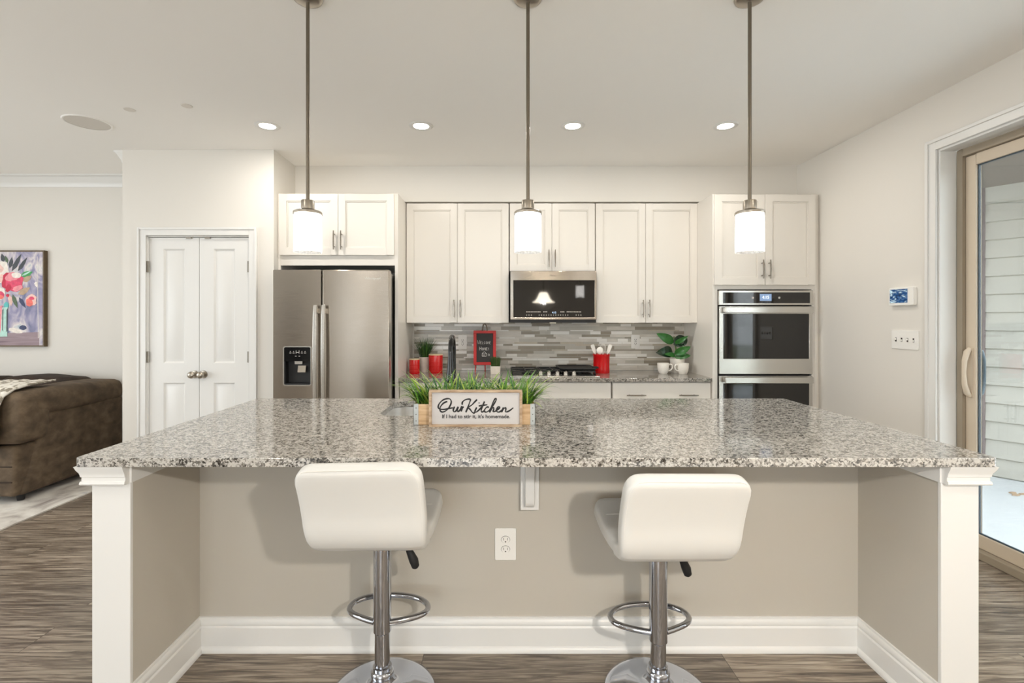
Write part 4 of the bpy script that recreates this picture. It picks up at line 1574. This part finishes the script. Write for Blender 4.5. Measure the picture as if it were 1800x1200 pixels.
for i, ch in enumerate('HOME!'):
    big = i == 0
    w_ = .017 if big else .0135
    glyph(ch, x, 1.090, w_, .032 if big else .025)
    x += w_ + .005
c.build('chalk_lettering', M['chalk'], CH)
c = MB()
chalk_line(c, [(-.160, 1.035), (-.160, 1.060), (-.140, 1.078), (-.120, 1.060), (-.120, 1.035), (-.160, 1.035)], .0016)
chalk_line(c, [(-.162, 1.058), (-.118, 1.058)], .0014)
chalk_line(c, [(-.146, 1.036), (-.146, 1.050), (-.134, 1.050), (-.134, 1.036)], .0012)
chalk_line(c, [(-.104, 1.056), (-.104, 1.040), (-.094, 1.040), (-.090, 1.048), (-.096, 1.056), (-.104, 1.056)], .0013)
c.build('chalk_drawing', M['chalk'], CH)

# utensil crock
CK = tag(MB().lathe([(0, 0), (.072, 0), (.075, .006), (.073, .05), (.075, .155), (.079, .162), (.079, .172), (.073, .172), (.069, .16), (.066, .012), (0, .012)], (.928, 4.457, .888), 40).build('utensil_crock', M['red'], at=(.928, 4.457, .888), smooth=50),
         'red enamel crock holding white utensils beside the cooktop', 'crock')
def utensil(name, label, base, tip, build):
    base, tip = Vector(base), Vector(tip)
    mb = MB()
    mb.tube([base, base.lerp(tip, .5), tip], [.0045, .0055, .006], 8)
    build(mb, tip, (tip - base).normalized())
    tag(mb.build(name, M['white_ceramic'], at=tuple(base), smooth=50), label, 'utensil', 'white utensils in the red crock')
def head_spoon(mb, tip, d):
    c = tip + d * .03
    rings = []
    for i in range(9):
        a = -PI / 2 + PI * i / 8
        rr, h = .031 * math.cos(a) + .0005, .034 * math.sin(a)
        rings.append([c + Vector((rr * math.cos(t), rr * .45 * math.sin(t), h)) for t in [2 * PI * k / 16 for k in range(16)]])
    mb.loft(rings)
def head_whisk(mb, tip, d):
    for k in range(5):
        a = PI * k / 5
        ax = Vector((math.cos(a), math.sin(a) * .8, 0))
        pts = [tip + ax * (.028 * math.sin(PI * i / 12)) * (1 if i <= 6 else 1) + Vector((0, 0, .075 * (i / 6 if i <= 6 else 1))) for i in range(7)]
        loop = [tip + ax * (.026 * math.sin(t)) + Vector((0, 0, .042 * (1 - math.cos(t)))) for t in [2 * PI * i / 20 for i in range(21)]]
        mb.tube(loop, .0014, 6)
def head_flat(mb, tip, d):
    s = Vector((d.z, 0, -d.x))
    rings = []
    for k, w_ in ((0, .006), (.01, .014), (.06, .018), (.075, .016), (.08, .010)):
        q = tip + d * k
        rings.append([q + s * w_ + Vector((0, -.003, 0)), q + s * w_ + Vector((0, .003, 0)), q - s * w_ + Vector((0, .003, 0)), q - s * w_ + Vector((0, -.003, 0))])
    mb.loft(rings)
utensil('spatula', 'white spatula leaning out of the red crock toward the cooktop', (.925, 4.457, .905), (.868, 4.45, 1.07), head_flat)
utensil('ladle', 'white round-bowled ladle in the red crock', (.912, 4.44, .905), (.908, 4.425, 1.062), head_spoon)
utensil('whisk', 'white wire whisk standing tallest in the red crock', (.940, 4.475, .905), (.948, 4.48, 1.07), head_whisk)
utensil('turner', 'white turner leaning out of the red crock toward the mugs', (.932, 4.457, .905), (.985, 4.45, 1.07), head_flat)

# fig plant in a white pot, two mugs
FG = thing('potted_fig', 'broad glossy green leaves in a white pot behind the mugs', 'potted plant', (1.635, 4.50, .888))
MB().lathe([(0, 0), (.050, 0), (.060, .05), (.066, .128), (.060, .128), (.056, .112), (0, .112)], (1.635, 4.50, .888), 32).build('pot', M['white_ceramic'], FG, smooth=40)
s = MB()
s.tube([(1.635, 4.50, .99), (1.625, 4.495, 1.08), (1.612, 4.49, 1.15), (1.60, 4.485, 1.22)], [.008, .007, .006, .004], 8)
s.build('stem', M['stem'], FG, smooth=60)
def fig_leaf(base, tip, width, m, curl=.02, roll=0.0):
    base, tip = Vector(base), Vector(tip)
    ax = tip - base
    L_ = ax.length
    ax.normalize()
    side = ax.cross(Vector((0, -1, .25))).normalized()
    up = side.cross(ax).normalized()
    side = (side * math.cos(roll) + up * math.sin(roll)).normalized()
    up = side.cross(ax).normalized()
    mb = MB()
    rows = []
    for i in range(11):
        t = i / 10
        wv = width * (math.sin(PI * min(1, t ** .8)) ** .75) if 0 < t < 1 else .001
        cpt = base + ax * (L_ * t) + up * (curl * math.sin(PI * t))
        rows.append([cpt + side * (wv * k) + up * (abs(k) * wv * .22) for k in (-1, -.5, 0, .5, 1)])
    vr = [[mb.bm.verts.new(p) for p in r_] for r_ in rows]
    for a, b_ in zip(vr, vr[1:]):
        for k in range(4):
            mb._face([a[k], a[k + 1], b_[k + 1], b_[k]])
    mb.build('leaf', m, FG, smooth=80)
def fp(px, py, dy=0.0):
    Y = 4.47 + dy
    return ((px - 878) * Y / 860, Y, 1.37 - (py - 562) * Y / 860)
fig_leaf(fp(1184, 602), fp(1154, 586, -.05), .042, M['leaf_mid'], .02, .2)
fig_leaf(fp(1184, 606), fp(1208, 594, .03), .056, M['leaf_dark'], .02, .1)
fig_leaf(fp(1182, 618), fp(1153, 620, -.06), .052, M['leaf_dark'], .03, .1)
fig_leaf(fp(1186, 603), fp(1210, 590, -.06), .022, M['leaf_mid'], .02, -.2)
fig_leaf(fp(1185, 622), fp(1214, 609, -.04), .036, M['leaf_mid'], .02, -.1)
fig_leaf(fp(1186, 628), fp(1214, 625, -.03), .032, M['leaf_mid'], .015, .2)
fig_leaf(fp(1187, 625), fp(1168, 622, -.09), .022, M['leaf_mid'], .012, .0)


def mug(label, x, y, side):
    t = thing('mug', label, 'mug', (x, y, .888), 'white mugs by the potted fig')
    b = MB()
    b.lathe([(0, 0), (.033, 0), (.037, .005), (.046, .028), (.051, .06), (.052, .094), (.049, .094), (.047, .06), (.042, .03), (.03, .008), (0, .007)], (x, y, .888), 32)
    b.build('cup', M['white_ceramic'], t, smooth=50)
    h = MB()
    h.tube(catmull([(x + side * .047, y - .01, .888 + .078), (x + side * .068, y - .014, .888 + .082), (x + side * .078, y - .016, .888 + .062), (x + side * .068, y - .014, .888 + .036), (x + side * .042, y - .01, .888 + .024)], 5), .006, 8)
    h.build('handle', M['white_ceramic'], t, smooth=60)


mug('white mug on the crock side of the fig pot', 1.472, 4.40, 1)
mug('white mug on the oven side, just in front of the fig pot', 1.640, 4.375, -1)


# ---------------------------------------------------------------- right wall devices
TH = thing('alarm_panel', 'white touchscreen alarm panel on the wall by the patio door', 'alarm panel', (RX, 3.21, 1.47))
p = MB()
p.prism(rrect(3.115, 3.312, 1.464, 1.583, .010, 4), RX - .026, RX, 'x')
p.build('housing', M['plastic'], TH, bevel=.003)
MB().box(RX - .0275, RX - .0255, 3.158, 3.300, 1.482, 1.572).build('screen', M['screen'], TH)
SW = thing('light_switch', 'white four-gang switch plate below the alarm panel', 'light switch', (RX, 3.206, 1.18))
p = MB()
p.prism(rrect(3.100, 3.312, 1.178, 1.300, .005, 3), RX - .007, RX, 'x')
p.build('cover_plate', M['plastic'], SW, bevel=.0015)
for i in range(4):
    yy = 3.135 + i * .0465
    up_ = i % 2
    t_ = MB()
    t_.use(M['slot']).box(RX - .0078, RX - .006, yy - .006, yy + .006, 1.226, 1.252)
    t_.use(M['plastic']).box(RX - .018, RX - .007, yy - .0045, yy + .0045, 1.237 if up_ else 1.229, 1.249 if up_ else 1.241)
    t_.build('toggle', None, SW)


# ---------------------------------------------------------------- pendants and ceiling fittings
def pendant(label, x, glow):
    y = 2.09
    t = thing('pendant_light', label, 'pendant light', (x, y, CZ), 'pendants over the island')
    MB().lathe([(0, -.015), (.045, -.015), (.058, -.010), (.062, 0)], (x, y, CZ), 32).build('canopy', M['nickel'], t, smooth=50)
    MB().cyl((x, y, 1.875), .0075, CZ - 1.875 - .02, 'z', 14).build('rod', M['rod'], t)
    MB().lathe([(.0, .046), (.026, .046), (.027, .044), (.027, .010), (.034, .006), (.055, .000), (.059, -.004), (.059, -.013), (0, -.013)], (x, y, 1.833), 36).build('socket_cap', M['nickel'], t, smooth=35)
    sh = MB()
    sh.lathe([(.056, 0), (.0575, -.163), (.0545, -.163), (.053, 0)], (x, y, 1.822), 36, cap=False)
    g = sh.build('glass_shade', M['shade_glass'], t, smooth=50)
    MB().lathe([(.049, -.004), (.0505, -.146), (.044, -.148), (0, -.120)], (x, y, 1.822), 32).build('inner_shade', glow, t, smooth=50)


pendant('cylinder glass pendant hanging in front of the cabinet above the fridge', -.819, M['bulb_warm'])
pendant('cylinder glass pendant with bluish glow hanging in front of the microwave cabinet', .1215, M['bulb_cool'])
pendant('cylinder glass pendant hanging in front of the oven tower', 1.069, M['bulb_warm'])


def can_light(label, x, y, group):
    t = thing('recessed_light', label, 'ceiling light', (x, y, CZ), group)
    MB().lathe([(.054, -.003), (.060, -.006), (.082, -.004), (.086, 0), (.054, 0)], (x, y, CZ), 36, cap=False).build('trim_ring', M['trim'], t, smooth=50)
    MB().lathe([(0, -.0035), (.054, -.0035), (.054, -.001)], (x, y, CZ), 32).build('lens', M['lens'], t)
    l = bpy.data.lights.new('recessed_bulb', 'AREA')
    l.shape = 'DISK'
    l.size = .10
    l.energy = CAN_WATT
    l.color = (1.0, .945, .87)
    o = bpy.data.objects.new('recessed_bulb', l)
    COL.objects.link(o)
    o.parent = t
    o.location = (0, 0, -.008)
    return t


for x, lb in ((-1.645, 'lit recessed ceiling light near the pantry door'), (-.556, 'lit recessed ceiling light above the fridge side counter'), (.520, 'lit recessed ceiling light above the microwave'), (1.602, 'lit recessed ceiling light near the oven tower')):
    can_light(lb, x, 3.468, 'recessed lights over the kitchen aisle')
for x, y in ((-4.6, 3.0), (-4.6, 0.4), (-2.4, -.9), (1.9, -1.6), (-.6, -2.2), (2.0, .5), (-1.9, .6)):  # extra ceiling lights added out of view to brighten the room
    can_light('added unseen recessed ceiling light over the living and dining area', x, y, 'added unseen lights over the living and dining area')

SP = thing('ceiling_speaker', 'round flush speaker grille in the ceiling near the pantry', 'speaker', (-2.87, 3.41, CZ))
MB().lathe([(.128, -.005), (.137, -.006), (.142, 0), (.128, 0)], (-2.87, 3.41, CZ), 48, cap=False).build('rim', M['ceiling'], SP, smooth=50)
MB().lathe([(0, -.005), (.128, -.004), (.128, -.001)], (-2.87, 3.41, CZ), 48).build('grille', M['speaker'], SP)
for x, y, lb in ((-2.01, 3.145, 'small round ceiling cap nearer the recessed light'), (-2.42, 3.20, 'small round ceiling cap nearer the speaker')):
    tag(MB().lathe([(0, -.004), (.031, -.0035), (.034, 0)], (x, y, CZ), 28).build('sprinkler_cap', M['cap'], at=(x, y, CZ)), lb, 'ceiling cap')

# bell lamp over the dining area behind the camera: it lights the stools and shows in the microwave's glass
BL = thing('bell_pendant', 'alabaster bell shade lamp on a chain, mirrored in the microwave door', 'pendant light', (.79, -.2, CZ))
MB().lathe([(0, -.03), (.05, -.03), (.065, 0)], (.79, -.2, CZ), 24).build('canopy', M['bronze_frame'], BL)
MB().cyl((.79, -.2, 1.86), .006, CZ - 1.86 - .02, 'z', 8).build('rod', M['bronze_frame'], BL)
MB().lathe([(.045, 1.865), (.075, 1.85), (.095, 1.80), (.125, 1.74), (.165, 1.70), (.205, 1.685), (.200, 1.682), (.160, 1.694), (.120, 1.735), (.09, 1.795), (.07, 1.843), (.04, 1.858)], (.79, -.2, 0), 40).build('bell_shade', M['bell'], BL, smooth=60)
l = bpy.data.lights.new('bell_bulb', 'POINT')
l.energy = CHANDELIER_WATT
l.shadow_soft_size = .035
l.color = (1.0, .97, .925)
o = bpy.data.objects.new('bell_bulb', l)
COL.objects.link(o)
o.parent = BL
o.location = (0, 0, 1.715 - CZ)


# ---------------------------------------------------------------- living area
struct_rug = MB().box(-6.2, -3.24, 1.4, 4.35, 0.001, .010).build('area_rug', M['rug'], at=(-4.7, 2.9, 0))
tag(struct_rug, 'pale distressed area rug under the brown sofa', 'rug')


def puff(name, m, parent, x0, x1, y0, y1, z0, z1, r, dent=.012, seed=1, shape=None, nseg=5):
    """an upholstered block: heavily rounded box with slight unevenness."""
    bm = bmesh.new()
    bmesh.ops.create_cube(bm, size=1.0)
    bmesh.ops.scale(bm, vec=(x1 - x0, y1 - y0, z1 - z0), verts=bm.verts)
    bmesh.ops.translate(bm, vec=((x0 + x1) / 2, (y0 + y1) / 2, (z0 + z1) / 2), verts=bm.verts)
    bmesh.ops.bevel(bm, geom=bm.edges[:] + bm.verts[:], offset=r, segments=nseg, affect='EDGES', profile=.6)
    bmesh.ops.subdivide_edges(bm, edges=[e for e in bm.edges if e.calc_length() > .12], cuts=5, use_grid_fill=True)
    rnd = random.Random(seed)
    ph = [rnd.uniform(0, 6) for _ in range(6)]
    for v in bm.verts:
        x, y, z = v.co
        d = dent * (math.sin(x * 9 + ph[0]) * math.sin(y * 8 + ph[1]) + .6 * math.sin(z * 14 + ph[2] + x * 5 + y * 6))
        c = Vector(((x0 + x1) / 2, (y0 + y1) / 2, (z0 + z1) / 2))
        v.co = v.co + (v.co - c).normalized() * d
        if shape:
            v.co = shape(v.co)
    mb = MB()
    mb.bm.free()
    mb.bm = bm
    return mb.build(name, m, parent, smooth=60)


SO = thing('sofa', 'brown microfibre sectional sofa with a cream throw, on the rug', 'sofa', (-4.2, 4.1, 0.01))
def lean(c):
    # the outer back slopes outward toward the floor
    return Vector((c.x - (c.z - .05) * .06, c.y, c.z))
ob = MB()
ob.prism([(3.64, .06), (4.62, .06), (4.62, .66), (3.86, .735)], -3.72, -3.55, 'x')
ob.build('back_panel', M['sofa'], SO, bevel=.03, seg=4)
puff('arm_front', M['sofa'], SO, -3.95, -3.57, 3.60, 3.80, .06, .44, .03, .004, 2)
for z_ in (.17, .285):
    MB().box(-3.95, -3.585, 3.592, 3.599, z_, z_ + .006).build('seam', M['sofa_dark'], SO)
puff('top_roll', M['sofa'], SO, -3.85, -3.49, 3.66, 4.64, .64, .84, .09, .010, 4, lambda c: Vector((c.x - .05 * max(0, c.y - 3.7), c.y, c.z - .02 * (c.y - 3.7))))
puff('front_roll', M['sofa'], SO, -3.84, -3.50, 3.57, 3.84, .44, .835, .09, .008, 8, lambda c: Vector((c.x, c.y + .10 * max(0, c.z - .5), c.z)))
puff('seat_cushion', M['sofa'], SO, -4.75, -3.84, 3.70, 4.40, .20, .50, .06, .01, 5)
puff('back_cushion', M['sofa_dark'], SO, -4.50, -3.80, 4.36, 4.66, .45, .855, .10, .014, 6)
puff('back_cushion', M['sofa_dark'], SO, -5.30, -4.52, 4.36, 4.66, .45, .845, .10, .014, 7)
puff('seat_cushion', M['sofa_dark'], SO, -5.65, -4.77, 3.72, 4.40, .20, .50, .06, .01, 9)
bf = MB()
bf.box(-5.65, -3.73, 3.80, 4.66, .06, .22)
bf.build('base', M['sofa_dark'], SO, bevel=.02)
for lx, ly in ((-3.62, 3.70), (-3.62, 4.55), (-5.55, 3.86), (-5.55, 4.58)):
    MB().lathe([(.022, .0), (.03, .055)], (lx, ly, .010), 12).build('foot', M['black_matte'], SO)
th = MB()
rows = []
for i in range(17):
    t = i / 16
    row = []
    for j in range(13):
        u = j / 12
        x_ = -4.02 + .40 * u
        pth = [(4.02, .868), (3.90, .866), (3.78, .862), (3.68, .845), (3.605, .80), (3.565, .73), (3.545, .62), (3.54, .50), (3.54, .42)]
        k = t * 8
        i0 = min(7, int(k))
        y_ = pth[i0][0] + (pth[i0 + 1][0] - pth[i0][0]) * (k - i0)
        z_ = pth[i0][1] + (pth[i0 + 1][1] - pth[i0][1]) * (k - i0)
        row.append((x_ + .010 * math.sin(t * 9) - .03 * max(0, t - .6), y_ - .022 - .008 * abs(math.sin(u * 9)), z_ + .016 + .004 * math.sin(u * 21 + t * 6)))
    rows.append(row)
vr = [[th.bm.verts.new(p) for p in r_] for r_ in rows]
for a, b_ in zip(vr, vr[1:]):
    for j in range(12):
        th._face([a[j], a[j + 1], b_[j + 1], b_[j]])
tho = th.build('throw_blanket', M['throw'], at=(-3.82, 3.8, .85), smooth=80)
so_ = tho.modifiers.new('thickness', 'SOLIDIFY')
so_.thickness = .014
tag(tho, 'cream knitted throw blanket draped over the sofa arm', 'blanket')

PT = thing('painting', 'framed painting of pink flowers in a vase above the sofa', 'painting', (-4.75, 4.69, 1.116))
ax0, ax1, az0, az1, ay = -5.18, -4.33, 1.116, 2.03, 4.650
f = MB()
f.box(ax0, ax1, ay, 4.689, az1 - .012, az1).box(ax0, ax1, ay, 4.689, az0, az0 + .012).box(ax0, ax0 + .012, ay, 4.689, az0 + .012, az1 - .012).box(ax1 - .012, ax1, ay, 4.689, az0 + .012, az1 - .012)
f.build('frame', M['bronze_frame'], PT)
MB().box(ax0 + .012, ax1 - .012, ay + .006, 4.685, az0 + .012, az1 - .012).build('canvas', M['canvas'], PT)
def pp(cx, cy):
    """point on the canvas from a 629 x 1200 study of its visible half."""
    return (ax1 - (470 - cx) / 5.714 * 4.65 / 860, az1 - (cy - 120) / 5.714 * 4.65 / 860)
pf = MB()
lay = [0]
def daub(m, pts):
    lay[0] += 1
    y_ = ay + .0055 - lay[0] * .00009
    n_ = len(pts)
    pf.use(M[m])
    pf._face([pf.bm.verts.new((pp(*p)[0], y_, pp(*p)[1])) for p in pts])
def oval(m, cx, cy, rx, ry, rot=0, wob=.12, n=14, seed=0):
    rnd = random.Random(seed + int(cx * 7 + cy))
    pts = []
    for i in range(n):
        a = 2 * PI * i / n
        k = 1 + rnd.uniform(-wob, wob)
        u, v = rx * k * math.cos(a), ry * k * math.sin(a)
        pts.append((cx + u * math.cos(rot) - v * math.sin(rot), cy + u * math.sin(rot) + v * math.cos(rot)))
    daub(m, pts)
def leafd(m, x0, y0, x1, y1, w_):
    dx, dy = x1 - x0, y1 - y0
    L_ = math.hypot(dx, dy)
    nx, ny = -dy / L_, dx / L_
    daub(m, [(x0, y0), (x0 + dx * .3 + nx * w_, y0 + dy * .3 + ny * w_), (x0 + dx * .65 + nx * w_ * .8, y0 + dy * .65 + ny * w_ * .8), (x1, y1), (x0 + dx * .65 - nx * w_ * .7, y0 + dy * .65 - ny * w_ * .7), (x0 + dx * .3 - nx * w_ * .8, y0 + dy * .3 - ny * w_ * .8)])
pf.use(M['table_paint'])
daub('table_paint', [(-320, 960), (418, 940), (418, 1075), (-320, 1075)])
oval('p_white', 180, 925, 70, 24, .2)
oval('p_navy', 255, 895, 36, 24)
daub('p_white', [(395, 180), (400, 180), (412, 1000), (406, 1000)])
for st in ((140, 330, 240, 150, 26), (200, 330, 300, 185, 22), (120, 300, 145, 185, 24), (60, 240, 40, 150, 26)):
    leafd('p_leafd', *st)
leafd('p_leafm', 100, 250, 75, 170, 18)
leafd('p_green', 230, 375, 355, 335, 34)
leafd('p_aqua', 240, 375, 340, 325, 10)
leafd('p_tan', 250, 430, 345, 375, 30)
leafd('p_tan', 205, 560, 330, 490, 34)
leafd('p_leafm', 150, 560, 200, 700, 24)
leafd('p_navy', 215, 590, 285, 700, 22)
leafd('p_blush', 120, 560, 140, 680, 24)
leafd('p_white', 385, 430, 395, 490, 20)
oval('p_white', 20, 330, 110, 110, 0, .16)
oval('p_blush', 0, 300, 60, 50, .4)
oval('p_blush', 40, 400, 50, 40, .4)
oval('p_deep', 120, 430, 78, 85, .3, .14)
oval('p_pink', 170, 440, 92, 90, 0, .14)
oval('p_rose', 150, 385, 80, 45, -.2, .14)
oval('p_white', 190, 370, 48, 28, .1)
oval('p_pink', 195, 455, 60, 40, .2)
oval('p_rose', 205, 500, 55, 28, -.3)
oval('p_deep', 110, 500, 26, 40, .4)
oval('p_white', 25, 550, 62, 62, 0, .14)
oval('p_pink', 20, 570, 50, 40, .2)
oval('p_coral', 30, 590, 30, 22, 0)
oval('p_blush', 335, 620, 58, 62, 0, .16)
oval('p_coral', 322, 640, 36, 42, .2, .16)
oval('p_pink', 345, 600, 26, 18, .2)
oval('p_deep', 102, 572, 18, 16)
oval('p_teal', 90, 670, 26, 32)
daub('p_aqua', [(-120, 700), (104, 690), (100, 985), (-110, 990)])
daub('p_white', [(-40, 700), (-10, 700), (-8, 985), (-34, 985)])
daub('p_rose', [(22, 680), (50, 672), (36, 900), (24, 960)])
daub('p_leafd', [(50, 720), (62, 700), (56, 930), (48, 920)])
daub('p_leafd', [(92, 720), (104, 700), (100, 930), (90, 940)])
daub('p_teal', [(8, 780), (18, 760), (18, 940), (6, 960)])
for cx_, cy_, rx_, ry_, m_ in ((-180, 380, 90, 90, 'p_rose'), (-200, 560, 80, 90, 'p_white'), (-90, 470, 70, 70, 'p_coral'), (-100, 260, 60, 90, 'p_leafm'), (-230, 700, 40, 90, 'p_leafd')):
    oval(m_, cx_, cy_, rx_, ry_, .2, .16)
pf.build('painted_flower_pattern', None, PT, smooth=0)
